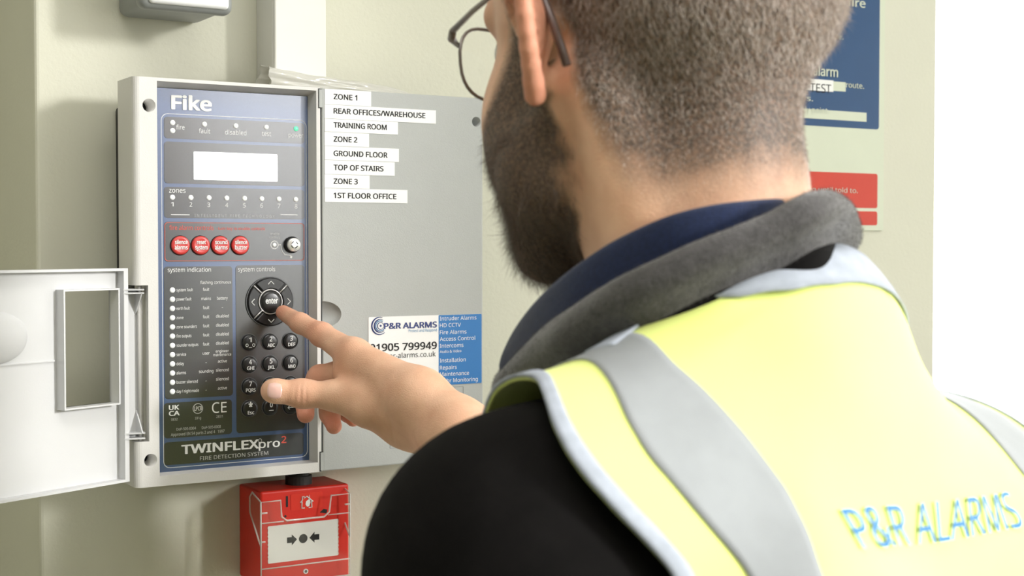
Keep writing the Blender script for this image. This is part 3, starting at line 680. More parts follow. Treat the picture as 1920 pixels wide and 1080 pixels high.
# ------------------------------------------------------------------ fire action notice
SX1 = W(1656, 430, .003).x; SX0 = SX1 - .290; SZ0 = W(1656, 432, .003).z; SZ1 = SZ0 + .42
sg = empty('fire_action_notice', ((SX0 + SX1) / 2, 0, SZ0), 'blue and red fire action notice on the wall beyond the person\'s head', 'sign')
sb = box('sign_board', SX0, SX1, -.003, -.0003, SZ0, SZ1, M['signbase'], sg)
d = .0033
def spt(px, py): return XZ(px, py, d)
bx1, bz0 = spt(1648, 243); bxl = SX0 + (SX1 - bx1)
prism('blue_field', rrect(bxl, bx1, bz0, SZ1 - .03, .004), .0028, d, M['signblue'], sb)
rx1, rz1 = spt(1645.5, 326); _, rz0 = spt(1645.5, 390.5)
prism('red_field', rrect(bxl, rx1, rz0, rz1, .003), .0028, d, M['signred'], sb)
_, rz1 = spt(1645.5, 396.5); _, rz0 = spt(1645.5, 422.5)
prism('red_field', rrect(bxl, rx1, rz0, rz1, .003), .0028, d, M['signred'], sb)
D = d + .0003
q0 = spt(1510, 235); q1 = spt(1624.5, 211.5)
prism('blank_strip', [(bxl + .02, spt(1624.5, 228.5)[1]), (q1[0], spt(1624.5, 228.5)[1]), (q1[0], q1[1]), (bxl + .02, q1[1])], d - .0002, D, M['signbase'], sb)
za, zb_ = spt(1585.5, 154.5)[1], spt(1585.5, 172)[1]; xe = spt(1585.5, 160)[0]
prism('blank_strip', [(xe - .10, zb_), (xe, zb_), (xe, za), (xe - .10, za)], d - .0002, D, M['signbase'], sb)
xe2 = spt(1562, 160)[0]
prism('blank_strip', [(xe2 - .06, zb_ - .0015), (xe2, zb_ - .0015), (xe2, za + .001), (xe2 - .06, za + .001)], D - .0001, D + .0003, M['sticker'], sb)
def stext(s_, pr, py, cap, x_left, bold=0, mat='signtext', dd=None):
    p_ = W(pr, py, D + .0002); t = W(pr, py - cap, D + .0002)
    V, Fc = text_geo(s_, x_left if x_left > .9 else p_.x - x_left, p_.x, p_.z, t.z - p_.z, D + .0005, bold)
    return from_py('lettering', V, Fc, M[mat], sb)
M['signtext'] = node_mat('sign_pale_print', (.62, .66, .55), .5, .3, noise=.02, nscale=500)
stext('On discovering a fire', 1622.5, 15, 16, .19, .02)
stext('Warn everyone inside and outside.', 1581, 74, 9, .19)
stext('On hearing the alarm', 1571, 145, 18, .155, .025)
stext('TEST', 1558, 175, 16, .034, .0, 'printdark')
stext('route.', 1619.5, 166.5, 10, .030, .01)
stext('Leave by the', xe and 1487, 168, 10, .04, .01)
stext('Close all doors.', 1524, 190, 10, .105, .01)
stext('Report to the assembly point.', 1554, 213, 10, .145, .01)
stext('Do not return to the building until told to.', 1608, 362, 9, .225)
stext('Do not use the lift.', 1560, 413, 8, .14)
ccx, ccz = spt(1489, 294)
rr = .0142
V, Fc = merge([tube('', [(ccx + rr * math.cos(t * math.pi / 14), -D, ccz + rr * 1.25 * math.sin(t * math.pi / 14)) for t in range(28)], .0016, None, bm_only=True, n=6, closed=True),
               tube('', [(ccx - rr * .7, -D, ccz + rr * .88), (ccx + rr * .7, -D, ccz - rr * .88)], .0014, None, bm_only=True, n=6)])
from_py('prohibition_symbol', V, Fc, M['signred'], sb)
# ------------------------------------------------------------------ the person
def smin(a, b, k):
    h = np.maximum(k - np.abs(a - b), 0) / k
    return np.minimum(a, b) - h * h * k * .25
def smax(a, b, k): return -smin(-a, -b, k)
class Field:
    def __init__(s, lo, hi, h):
        s.lo = np.array(lo, dtype=np.float32); s.h = h
        s.n = np.ceil((np.array(hi) - s.lo) / h).astype(int) + 1
        ax = [s.lo[i] + h * np.arange(s.n[i], dtype=np.float32) for i in range(3)]
        s.X, s.Y, s.Z_ = np.meshgrid(*ax, indexing='ij', sparse=True)
    def cone(s, a, b, r1, r2):
        a = np.array(a, dtype=np.float32); d = np.array(b, dtype=np.float32) - a; L2 = float(d @ d) + 1e-12
        px, py, pz = s.X - a[0], s.Y - a[1], s.Z_ - a[2]
        t = np.clip((px * d[0] + py * d[1] + pz * d[2]) / L2, 0, 1)
        return np.sqrt((px - t * d[0]) ** 2 + (py - t * d[1]) ** 2 + (pz - t * d[2]) ** 2) - (r1 + t * (r2 - r1))
    def chain(s, pts, rs, k=.004):
        d = None
        for i in range(len(pts) - 1):
            e = s.cone(pts[i], pts[i + 1], rs[i], rs[i + 1]); d = e if d is None else smin(d, e, k)
        return d
    def ell(s, c, r, R=None):
        px, py, pz = s.X - c[0], s.Y - c[1], s.Z_ - c[2]
        if R is not None:
            R = np.array(R, dtype=np.float32)   # rows = local axes
            q = [R[i, 0] * px + R[i, 1] * py + R[i, 2] * pz for i in range(3)]
        else: q = [px, py, pz]
        k0 = np.sqrt(sum((q[i] / r[i]) ** 2 for i in range(3))); k1 = np.sqrt(sum((q[i] / r[i] ** 2) ** 2 for i in range(3)))
        return k0 * (k0 - 1) / np.maximum(k1, 1e-6)
    def mesh(s, D):
        """surface nets"""
        D = np.ascontiguousarray(np.broadcast_to(D, s.n).astype(np.float32)); I = D < 0
        nx, ny, nz = D.shape
        corners = [(i, j, k) for i in (0, 1) for j in (0, 1) for k in (0, 1)]
        sl = lambda a, c: a[c[0]:nx - 1 + c[0], c[1]:ny - 1 + c[1], c[2]:nz - 1 + c[2]]
        cnt = sum(sl(I, c).astype(np.int8) for c in corners)
        act = (cnt > 0) & (cnt < 8); idx = -np.ones(act.shape, dtype=np.int64); cells = np.argwhere(act); idx[act] = np.arange(len(cells))
        acc = np.zeros((len(cells), 3)); num = np.zeros(len(cells))
        cv = {c: D[cells[:, 0] + c[0], cells[:, 1] + c[1], cells[:, 2] + c[2]] for c in corners}
        for c in corners:
            for ax in range(3):
                if c[ax] == 0:
                    c2 = list(c); c2[ax] = 1; c2 = tuple(c2); a, b = cv[c], cv[c2]; m = (a < 0) != (b < 0)
                    t = np.where(m, a / np.where(m, a - b, 1), 0); p = np.tile(np.array(c, float), (len(cells), 1)); p[:, ax] = t
                    acc[m] += p[m]; num[m] += 1
        V = (cells + acc / num[:, None]) * s.h + s.lo
        Fs = []
        for ax in range(3):
            o = [0, 0, 0]; o[ax] = 1
            a = I[:nx - o[0], :ny - o[1], :nz - o[2]]; b = I[o[0]:, o[1]:, o[2]:]
            e = np.argwhere(a != b); u, v = (ax + 1) % 3, (ax + 2) % 3
            e = e[(e[:, u] > 0) & (e[:, v] > 0) & (e[:, u] < D.shape[u] - 1) & (e[:, v] < D.shape[v] - 1)]
            ins = a[e[:, 0], e[:, 1], e[:, 2]]
            q = []
            for du, dv in ((1, 1), (0, 1), (0, 0), (1, 0)):
                c = e.copy(); c[:, u] -= du; c[:, v] -= dv; q.append(idx[c[:, 0], c[:, 1], c[:, 2]])
            q = np.stack(q, 1); q[~ins] = q[~ins][:, ::-1]; Fs.append(q)
        return V, np.concatenate(Fs)
def np_mesh(name, V, Fq, mat, parent, smooth=True):
    me = bpy.data.meshes.new(name); me.vertices.add(len(V)); me.vertices.foreach_set('co', np.asarray(V, dtype=np.float32).ravel())
    me.loops.add(Fq.size); me.loops.foreach_set('vertex_index', Fq.astype(np.int32).ravel())
    me.polygons.add(len(Fq)); k = Fq.shape[1]; me.polygons.foreach_set('loop_start', np.arange(0, Fq.size, k, dtype=np.int32)); me.polygons.foreach_set('loop_total', np.full(len(Fq), k, dtype=np.int32))
    me.update(calc_edges=True); return put(name, me, mat, parent, smooth)
def compact(V, Fq, keep):
    Fq = Fq[keep]; u, inv = np.unique(Fq, return_inverse=True); return V[u], inv.reshape(Fq.shape)
def bvh_of(V, Fq): return BVHTree.FromPolygons([tuple(v) for v in V], [tuple(int(i) for i in f) for f in Fq])
def smooth_noise(P_, sc, seed=0, octv=3):
    r_ = np.random.RandomState(seed); out = np.zeros(len(P_)); amp = 1
    for o_ in range(octv):
        for k in range(4):
            d_ = r_.randn(3); d_ /= np.linalg.norm(d_); out += amp * np.sin(P_ @ d_ * sc * (1.7 ** o_) * 6.28 + r_.rand() * 6.28)
        amp *= .6
    return out / 4

# head frame
HO = Z(1232, 90, .81); HS = 1.06
hy, hp_ = math.radians(-4), math.radians(9)
hf = Vector((math.sin(hy) * math.cos(hp_), math.cos(hy) * math.cos(hp_), -math.sin(hp_)))
hl = Vector((-math.cos(hy), math.sin(hy), 0)); hu = hf.cross(hl); hu.normalize()
HR = np.array([hf, hl, hu])                       # rows: forward, left, up
def HW(p): p = Vector(p) * HS; return HO + hf * p[0] + hl * p[1] + hu * p[2]
HOn = np.array(HO)
def head_local(P_): return (P_ - HOn) @ HR.T / HS

person = empty('person', (.56, -.74, 0), 'bearded person with glasses in black jacket and hi-vis vest pressing the keypad', 'person')

# ---- head, neck and ears, in the head's own frame
def make_head():
    f = Field((-.19, -.115, -.24), (.135, .115, .165), .0019)
    d = f.ell((-.006, 0, .045), (.103, .077, .087))
    d = smin(d, f.ell((-.052, 0, .015), (.056, .063, .055)), .03)
    d = smin(d, f.ell((.042, 0, -.012), (.050, .060, .070)), .03)
    for s in (1, -1):
        d = smin(d, f.cone((.004, s * .062, -.028), (.030, s * .064, -.066), .014, .017), .025)
        d = smin(d, f.cone((.030, s * .064, -.066), (.086, s * .022, -.097), .017, .018), .022)
        d = smin(d, f.ell((.056, s * .047, -.026), (.030, .024, .028)), .02)        # cheekbone
        d = smin(d, f.cone((.092, s * .012, .036), (.078, s * .045, .036), .009, .009), .012)   # brow
    for s in (1, -1): d = smin(d, f.ell((.048, s * .053, -.050), (.026, .020, .026)), .02)
    d = smin(d, f.ell((.060, 0, -.068), (.045, .042, .038)), .025)
    d = smin(d, f.ell((.086, 0, -.098), (.017, .020, .015)), .015)
    for s in (1, -1): d = smax(d, -f.ell((.102, s * .031, .018), (.016, .018, .012)), .012)   # eye sockets
    d = smin(d, f.chain([(.093, 0, .022), (.105, 0, .0), (.116, 0, -.022)], [.006, .007, .0095], .006), .008)
    for s in (1, -1): d = smin(d, f.ell((.103, s * .011, -.026), (.010, .007, .007)), .005)
    d = smin(d, f.chain([(.092, -.020, -.060), (.103, 0, -.056), (.092, .020, -.060)], [.004, .006, .004], .004), .005)
    d = smin(d, f.chain([(.090, -.018, -.066), (.102, 0, -.067), (.090, .018, -.066)], [.004, .007, .004], .004), .004)
    # neck
    d = smin(d, f.chain([(-.020, 0, -.02), (-.014, 0, -.09), (-.020, 0, -.16), (-.030, 0, -.20)], [.050, .053, .054, .054], .03), .022)
    d = smin(d, f.cone((-.045, 0, -.01), (-.034, 0, -.10), .036, .036), .02)
    for s in (1, -1): d = smin(d, f.cone((-.022, s * .060, -.030), (-.03, s * .03, -.19), .014, .016), .02)
    # ears
    for s in (1, -1):
        rim = [(.012, .076, -.002), (.014, .080, .014), (.006, .087, .028), (-.008, .094, .033), (-.020, .098, .024), (-.024, .099, .008), (-.021, .097, -.006), (-.014, .092, -.019), (-.004, .085, -.030)]
        rim = [tuple(.5 * ((2 * rim[k][q]) + (rim[k + 1][q] - rim[max(k - 1, 0)][q]) * h + (2 * rim[max(k - 1, 0)][q] - 5 * rim[k][q] + 4 * rim[k + 1][q] - rim[min(k + 2, 8)][q]) * h * h + (3 * rim[k][q] - rim[max(k - 1, 0)][q] - 3 * rim[k + 1][q] + rim[min(k + 2, 8)][q]) * h ** 3) for q in range(3)) for k in range(8) for h in (0, .5)] + [rim[8]]
        rim = [(a * 1.12, s * (.076 + (b - .076) * (1.35 if s > 0 else .35)), c * 1.08) for a, b, c in rim]
        e = f.chain(rim, list(np.interp(np.arange(17) / 2, range(9), [.0028, .0033, .0037, .0040, .0042, .0043, .0044, .0048, .0058])), .0015)
        root = (-.004, s * .077, .004)
        for q in rim[1:]: e = smin(e, f.cone(root, q, .0055, .0018), .0020)
        e = smin(e, f.chain([(-.006, s * .088, .022), (-.013, s * .090, .006), (-.009, s * .086, -.010)], [.002, .0028, .003], .003), .003)
        e = smin(e, f.ell((.004, s * .078, -.024), (.008, .006, .009)), .005)
        e = smin(e, f.cone((.013, s * .078, -.006), (.012, s * .077, -.010), .0035, .004), .003)   # tragus
        d = smin(d, e, .006)
    V, Q = f.mesh(d)
    return V, Q
hV, hQ = make_head()
P_loc = hV.copy()
hVw = (hV * HS) @ HR + HOn
# hair / beard coverage, 0..1, from anatomy
def cover(L):
    x, y, z = L[:, 0], np.abs(L[:, 1]), L[:, 2]
    n = smooth_noise(L, 60, 5) * .003
    az = np.degrees(np.arctan2(y, -x))                       # 0 at the nape, 90 at the ear
    line = np.interp(az, [0, 25, 45, 58, 68, 76, 82, 90, 100, 112, 180], [-.100, -.102, -.104, -.094, -.070, -.036, -.004, .004, .020, .040, .075])
    scalp = np.clip((z - line + n) / .032, 0, 1)
    ear = (y > .0805) & (x > -.034) & (x < .020) & (z < .045) & (z > -.040)
    side = np.clip((x - np.where(z < -.012, -.003, .006) + n) / .006, 0, 1) * np.clip((np.interp(z, [-.05, -.02, .02], [.085, .062, .040]) - x) / .012, 0, 1) * np.clip((.05 - z) / .01, 0, 1) * np.clip((z + .08) / .02, 0, 1) * (y > .05)
    top = np.interp(x, [.0, .02, .04, .06, .08, .1], [-.010, -.018, -.026, -.034, -.042, -.044])
    back = np.interp(z, [-.14, -.11, -.09, -.06, -.03], [.045, .022, .004, -.002, .002])
    beard = np.clip((top - z + n) / .010, 0, 1) * np.clip((x - back + n) / .010, 0, 1) * np.clip((z + .135) / .01, 0, 1)
    lips = (x > .09) & (y < .019) & (z < -.054) & (z > -.069)
    must = (x > .088) & (y < .026) & (z < -.036) & (z > -.052)
    beard = np.where(lips, 0, beard); beard = np.where(must, .9, beard)
    c = np.maximum(scalp * (x < .09), np.maximum(side, beard))
    return np.where(ear, 0, c), np.maximum(side * .9, beard)
cov, brd = cover(P_loc)

# ---- right hand and forearm (pressing the pad), built from joints
tip = W(531, 586, .0925)
J = {}
def zz(n_, px, py, z_): J[n_] = Z(px, py, z_)
zz('iD', 563, 606, 1.236); zz('iP', 603, 627, 1.218); zz('iM', 664, 667, 1.188)
zz('mM', 670, 690, 1.206); zz('mP', 600, 708, 1.222); zz('mD', 571, 745, 1.226); zz('mT', 573, 777, 1.216)
zz('rM', 682, 715, 1.226); zz('rP', 614, 742, 1.246); zz('rD', 618, 776, 1.246); zz('rT', 626, 799, 1.238)
zz('pM', 700, 735, 1.240); zz('pP', 650, 752, 1.262); zz('pD', 652, 775, 1.260); zz('pT', 662, 787, 1.252)
zz('tT', 509, 733, 1.166); zz('tI', 566, 738, 1.170); zz('tM', 634, 742, 1.172); zz('tC', 728, 760, 1.165)
zz('w1', 785, 748, 1.142); zz('w2', 768, 786, 1.168)
zz('f1', 858, 812, 1.115); zz('f2', 842, 826, 1.135)
elbow = Vector((.735, -.45, 1.185))
def make_hand():
    pts = [tip] + list(J.values())
    lo = [min(p[i] for p in pts) - .035 for i in range(3)]; hi = [max(p[i] for p in pts) + .035 for i in range(3)]
    f = Field(lo, hi, .00125)
    fingers = [([tip, J['iD'], J['iP'], J['iM']], [.0066, .0084, .0096, .0125]),
               ([J['mT'], J['mD'], J['mP'], J['mM']], [.0075, .0088, .0100, .0120]),
               ([J['rT'], J['rD'], J['rP'], J['rM']], [.0070, .0082, .0094, .0115]),
               ([J['pT'], J['pD'], J['pP'], J['pM']], [.0062, .0070, .0080, .0105])]
    d = None
    for pts_, rs in fingers:
        e = f.chain(pts_, rs, .005); e = smin(e, f.ell(pts_[2], (rs[2] * 1.06,) * 3), .003)
        d = e if d is None else smin(d, e, .0022)
    palm = f.cone(J['w1'], J['iM'], .0205, .0140)
    for a, b, r1, r2 in (('w1', 'mM', .020, .0135), ('w2', 'rM', .019, .0130), ('w2', 'pM', .018, .0115)): palm = smin(palm, f.cone(J[a], J[b], r1, r2), .012)
    palm = smin(palm, f.cone(Z(700, 742, 1.20), Z(742, 770, 1.178), .018, .021), .014)
    palm = smin(palm, f.cone(J['iM'], J['mM'], .012, .012), .008)
    thumb = f.chain([J['tT'], J['tI'], J['tM'], J['tC']], [.0086, .0102, .0118, .0190], .010)
    thumb = smin(thumb, f.ell(J['tT'] + VR * .004, (.0094, .0094, .0094)), .006)
    thumb = smin(thumb, f.ell(Z(700, 762, 1.168), (.021, .018, .0175)), .014)             # thenar pad
    palm = smin(palm, f.ell(Z(770, 797, 1.172), (.013, .013, .010)), .012)                  # heel
    palm = smin(palm, f.cone(Z(640, 700, 1.188), Z(700, 720, 1.182), .0065, .014), .014)    # web
    arm = f.cone(J['w1'], J['f1'], .0205, .0245); arm = smin(arm, f.cone(J['w2'], J['f2'], .0200, .0235), .018)
    arm = smin(arm, f.cone(J['f1'], elbow, .025, .040), .02)
    d = smin(d, palm, .007); d = smin(d, thumb, .007); d = smin(d, arm, .018)
    # creases across the thumb and finger joints
    def crease(c, axis, amp, w, rad):
        c = np.array(c); ax_ = np.array(axis.normalized())
        px, py, pz = f.X - c[0], f.Y - c[1], f.Z_ - c[2]
        t = px * ax_[0] + py * ax_[1] + pz * ax_[2]; r2 = px * px + py * py + pz * pz
        return amp * np.exp(-(t / w) ** 2) * np.exp(-r2 / rad ** 2)
    ta = J['tM'] - J['tI']
    for o_, am in ((-.004, .0005), (.0005, .0009), (.0048, .0007)):
        c = J['tI'] + ta.normalized() * o_ - VF * .010; d = d + crease(c, ta + VU * .004 * o_ * 100, am, .0011, .008)
    ia = J['iM'] - J['iP']
    for o_, am in ((-.003, .0004), (.001, .0005)): d = d + crease(J['iP'] + ia.normalized() * o_ + VU * .008, ia, am, .001, .008)
    d = d + crease(Z(752, 812, 1.155), Vector(J['w2'] - Z(700, 745, 1.19)), .0012, .0014, .014)
    V, Q = f.mesh(d); return V, Q
aV, aQ = make_hand()
# ---- the rest of the body (under the clothes): one field from pelvis to shoulders, arms and legs
LS = Z(985, 1075, .665); RS = Vector((.690, -.640, 1.325))
NB = HW((-.036, 0, -.158)); CH = Vector((.530, -.675, 1.245)); PV = Vector((.585, -.83, 1.00))
LE = LS + Vector((-.015, .03, -.28)); LH = LE + Vector((.05, .22, -.06))
lean = (NB - PV).normalized(); lat = (RS - LS).normalized(); fwd_t = lean.cross(lat) * -1; fwd_t = lat.cross(lean) * -1
fwd_t = lean.cross(lat); fwd_t = fwd_t if fwd_t.y > 0 else -fwd_t; fwd_t.normalize()
TR = np.array([lat, fwd_t, lat.cross(fwd_t) if lat.cross(fwd_t).z > 0 else -lat.cross(fwd_t)])
def torso_field(f, g=0.0, sleeve=True):
    """g = how far the cloth stands off the body"""
    mid = (LS + RS) / 2
    d = f.ell(CH, (.165 + g, .112 + g, .20 + g), TR)
    d = smin(d, f.ell(PV + Vector((-.01, .03, .07)), (.158 + g, .108 + g, .19 + g), TR), .08)
    d = smin(d, f.ell(PV, (.165 + g, .112 + g, .12 + g), TR), .05)
    top = NB + Vector((0, .01, -.02))
    for s_, S in ((-1, LS), (1, RS)):
        d = smin(d, f.cone(Vector((.485, -.708, 1.416)) if s_ < 0 else top - Vector((0, .01, .050)), S + Vector((.012, 0, .017)) if s_ < 0 else S + Vector((0, -.012, -.006)), .050 + g, .044 + g), .035)
        d = smin(d, f.cone(mid.lerp(S, .5) + Vector((0, -.055, -.04)), S - Vector((0, .01, .02)), .075 + g, .05 + g), .06)
    d = smin(d, f.cone(Vector((.525, -.690, 1.38)), Vector((.522, -.690, 1.440)), .080 + g, .052 + g), .04)
    return d
def arms_field(f, g=0.0):
    e = f.chain([LS, LE, LH], [.056 + g, .043 + g, .030 + g], .02)
    return smin(e, f.chain([RS, elbow, J['f1'].lerp(elbow, .12)], [.056 + g, .043 + g, .026 + g], .02), .02)
def make_torso_skin():
    f = Field((.20, -1.00, .84), (.90, -.02, 1.58), .0085)
    d = torso_field(f, -.012); d = smin(d, arms_field(f, -.006), .05)
    d = smin(d, f.cone(NB - Vector((0, 0, .05)), NB + Vector((0, .01, .0)), .05, .048), .04)
    return f.mesh(d)
tV, tQ = make_torso_skin()
def make_legs(g, z0=.04, h=.009):
    f = Field((.36, -1.02, z0 - .03), (.80, -.60, 1.08), h); d = None
    for s_ in (-1, 1):
        hip = PV + Vector((s_ * .085, 0, -.06)); kn = Vector((hip.x + s_ * .015, hip.y + .03, .50)); an = Vector((hip.x + s_ * .025, hip.y - .01, z0 + .03))
        e = f.chain([hip, kn, an], [.085 + g, .056 + g, .038 + g], .04); d = e if d is None else smin(d, e, .03)
    d = smin(d, f.ell(PV, (.160 + g, .105 + g, .10 + g), TR), .06)
    return f.mesh(d)
lV, lQ = make_legs(-.006)
# left hand, resting below the frame: simple but with five fingers
def make_left_hand():
    f = Field(LH - Vector((.09, .06, .12)), LH + Vector((.09, .19, .06)), .0026)
    fw = (LH - LE).normalized(); sd = Vector((0, 0, 1)).cross(fw).normalized(); dn = Vector((0, 0, -1))
    k0 = LH + fw * .085; d = None
    for i, (o_, L) in enumerate(((-.026, .070), (-.009, .078), (.009, .072), (.026, .056))):
        m_ = k0 + sd * o_; p1 = m_ + fw * L * .45 + dn * .012; p2 = p1 + fw * L * .25 + dn * .014; p3 = p2 + fw * L * .1 + dn * .018
        e = f.chain([m_, p1, p2, p3], [.0105, .0092, .0082, .007], .005); d = e if d is None else smin(d, e, .002)
        e = f.cone(LH, m_, .021, .0125); d = smin(d, e, .01)
    th = [LH + fw * .02 + sd * .02, LH + fw * .055 + sd * .045 + dn * .01, LH + fw * .085 + sd * .048 + dn * .018]
    d = smin(d, f.chain(th, [.016, .011, .0085], .006), .008)
    d = smin(d, f.cone(LH - fw * .05, LH, .024, .022), .015)
    return f.mesh(d)
gV, gQ = make_left_hand()
parts = [(hVw, hQ), (aV, aQ), (tV, tQ), (lV, lQ), (gV, gQ)]
off = 0; VV = []; QQ = []; CC = []; BB = []
for i, (v, q) in enumerate(parts):
    VV.append(v); QQ.append(q + off); off += len(v)
    CC.append(cov if i == 0 else np.zeros(len(v))); BB.append(brd if i == 0 else np.zeros(len(v)))
VV = np.concatenate(VV); QQ = np.concatenate(QQ); CC = np.concatenate(CC); BB = np.concatenate(BB)
RED = np.zeros(len(VV))                                  # ears, knuckles and fingertips are redder
L_ = head_local(VV[:len(hV)]); RED[:len(hV)] = .6 * np.clip((np.abs(L_[:, 1]) - .080) / .008, 0, 1) * (L_[:, 2] > -.05)
n0, n1_ = len(hV), len(hV) + len(aV)
for nm, am in (('iP', .6), ('iM', .25), ('iD', .4), ('mP', .8), ('mT', 1), ('rT', 1), ('pT', 1), ('rP', .8), ('tI', .35)):
    RED[n0:n1_] = np.maximum(RED[n0:n1_], am * np.exp(-(((VV[n0:n1_] - np.array(J[nm])) ** 2).sum(1)) / .014 ** 2))
RED[n0:n1_] = np.maximum(RED[n0:n1_], .8 * np.exp(-(((VV[n0:n1_] - np.array(tip)) ** 2).sum(1)) / .014 ** 2))

def skin_mat():
    m = node_mat('skin', (.62, .36, .23), .48, .35, bump=.35, bscale=900, sss=.12); nt = m.node_tree; b = nt.nodes['Principled BSDF']
    def attr(n_):
        a = nt.nodes.new('ShaderNodeAttribute'); a.attribute_name = n_; return a
    tc = nt.nodes.new('ShaderNodeTexCoord'); n1 = nt.nodes.new('ShaderNodeTexNoise'); n1.inputs['Scale'].default_value = 45; n1.inputs['Detail'].default_value = 5
    nt.links.new(tc.outputs['Object'], n1.inputs['Vector'])
    r1 = nt.nodes.new('ShaderNodeValToRGB'); r1.color_ramp.elements[0].position = .3; r1.color_ramp.elements[0].color = (.72, .41, .265, 1); r1.color_ramp.elements[1].position = .72; r1.color_ramp.elements[1].color = (.85, .54, .37, 1)
    nt.links.new(n1.outputs['Fac'], r1.inputs[0])
    def mix(fac, a, col, mode='MIX'):
        x = nt.nodes.new('ShaderNodeMix'); x.data_type = 'RGBA'; x.blend_type = mode; nt.links.new(fac, x.inputs[0]); nt.links.new(a, x.inputs[6]); x.inputs[7].default_value = (*col, 1); return x.outputs[2]
    c = mix(attr('redness').outputs['Fac'], r1.outputs[0], (.72, .27, .18))
    n2 = nt.nodes.new('ShaderNodeTexNoise'); n2.inputs['Scale'].default_value = 520; n2.inputs['Detail'].default_value = 2; nt.links.new(tc.outputs['Object'], n2.inputs['Vector'])
    mr = nt.nodes.new('ShaderNodeMapRange'); mr.inputs['From Min'].default_value = .35; mr.inputs['From Max'].default_value = .6; mr.inputs['To Min'].default_value = .80; nt.links.new(n2.outputs['Fac'], mr.inputs['Value'])
    mu = nt.nodes.new('ShaderNodeMath'); mu.operation = 'MULTIPLY'; nt.links.new(attr('hairiness').outputs['Fac'], mu.inputs[0]); nt.links.new(mr.outputs[0], mu.inputs[1])
    c = mix(mu.outputs[0], c, (.095, .070, .055))
    nt.links.new(c, b.inputs['Base Color']); return m
M['skin'] = skin_mat()
body_o = np_mesh('body', VV, QQ, M['skin'], person)
for nm, arr in (('hairiness', CC), ('redness', RED)):
    at = body_o.data.attributes.new(nm, 'FLOAT', 'POINT'); at.data.foreach_set('value', arr.astype(np.float32))

# ---- hair and beard strands
def face_data(V, Q):
    a = V[Q]; c = a.mean(1); n_ = np.cross(a[:, 2] - a[:, 0], a[:, 3] - a[:, 1]); ar = np.linalg.norm(n_, axis=1) / 2; n_ /= (2 * ar[:, None] + 1e-12); return c, n_, ar, a
def strands(name, V, Q, weight, length, direc, count, width, mat, seed, curl=.25, parent=None, segs=3):
    r_ = np.random.RandomState(seed); c, n_, ar, a = face_data(V, Q)
    w = weight * ar; w = w / w.sum(); pick = r_.choice(len(Q), count, p=w)
    s, t = r_.rand(count, 1), r_.rand(count, 1); q = a[pick]
    root = (q[:, 0] * (1 - s) + q[:, 1] * s) * (1 - t) + (q[:, 3] * (1 - s) + q[:, 2] * s) * t
    N = n_[pick]; L = (length[pick] * (.65 + .7 * r_.rand(count)))[:, None]; Dr = direc[pick] + r_.randn(count, 3) * curl
    Dr /= np.linalg.norm(Dr, axis=1)[:, None]
    view = np.array(CAM)[None] - root; side = np.cross(Dr, N); side /= np.linalg.norm(side, axis=1)[:, None] + 1e-9
    ang = r_.rand(count, 1) * 3.14; side = side * np.cos(ang) + N * np.sin(ang) * .6
    W_ = width * (.7 + .6 * r_.rand(count, 1)); pts = []
    bend = r_.randn(count, 3) * .18
    for k in range(segs + 1):
        u = k / segs; p = root - N * .0006 + Dr * L * u + (bend - N * .25) * L * u * u
        wk = W_ * (1 - u) ** .6 * .5
        if k < segs: pts += [p - side * wk, p + side * wk]
        else: pts += [p]
    npp = 2 * segs + 1; VV_ = np.stack(pts, 1).reshape(-1, 3); base = (np.arange(count) * npp)[:, None]
    quads = np.concatenate([base + np.array([[2 * k, 2 * k + 1, 2 * k + 3, 2 * k + 2]]) for k in range(segs - 1)]); tris = base + np.array([[2 * segs - 2, 2 * segs - 1, 2 * segs]])
    me = bpy.data.meshes.new(name); me.vertices.add(len(VV_)); me.vertices.foreach_set('co', VV_.astype(np.float32).ravel())
    li = np.concatenate([quads.ravel(), tris.ravel()]).astype(np.int32); me.loops.add(len(li)); me.loops.foreach_set('vertex_index', li)
    st = np.concatenate([np.arange(len(quads)) * 4, len(quads) * 4 + np.arange(len(tris)) * 3]).astype(np.int32); tt = np.concatenate([np.full(len(quads), 4), np.full(len(tris), 3)]).astype(np.int32)
    me.polygons.add(len(st)); me.polygons.foreach_set('loop_start', st); me.polygons.foreach_set('loop_total', tt); me.update(calc_edges=True)
    o = put(name, me, mat, parent, True); return o
c_, n_, ar_, _ = face_data(hVw, hQ); Lc = head_local(c_); cvf, bdf = cover(Lc)
upv = np.array(hu); fwv = np.array(hf)
M['hair'] = node_mat('brown_hair', (.56, .48, .42), .42, .7, noise=.6, nscale=900)
M['beard'] = node_mat('dark_brown_beard', (.15, .105, .08), .42, .5, noise=.5, nscale=900)
sc_w = np.clip(cvf - bdf, 0, 1); zl_ = Lc[:, 2]
hl_len = np.interp(zl_, [-.10, -.07, -.03, .02, .06, .12], [.0015, .0030, .0060, .0095, .016, .022])
tang = -upv[None] - 0.25 * fwv[None]; tang = tang - n_ * (tang * n_).sum(1)[:, None]; tang /= np.linalg.norm(tang, axis=1)[:, None] + 1e-9
swirl = np.interp(zl_, [-.06, .02, .1], [.9, .75, .6])[:, None]
strands('hair', hVw, hQ, sc_w ** 1.3, hl_len, n_ * swirl + tang * .75, 70000, .00026, M['hair'], 3, .22, person)['kind'] = 'stuff'
bl = np.where(zl_ < -.07, .013, np.where(zl_ < -.04, .008, .0045))
strands('beard', hVw, hQ, np.clip(bdf, 0, 1) ** 1.2, bl, n_ * .75 + tang * .8, 30000, .00022, M['beard'], 4, .32, person)['kind'] = 'stuff'

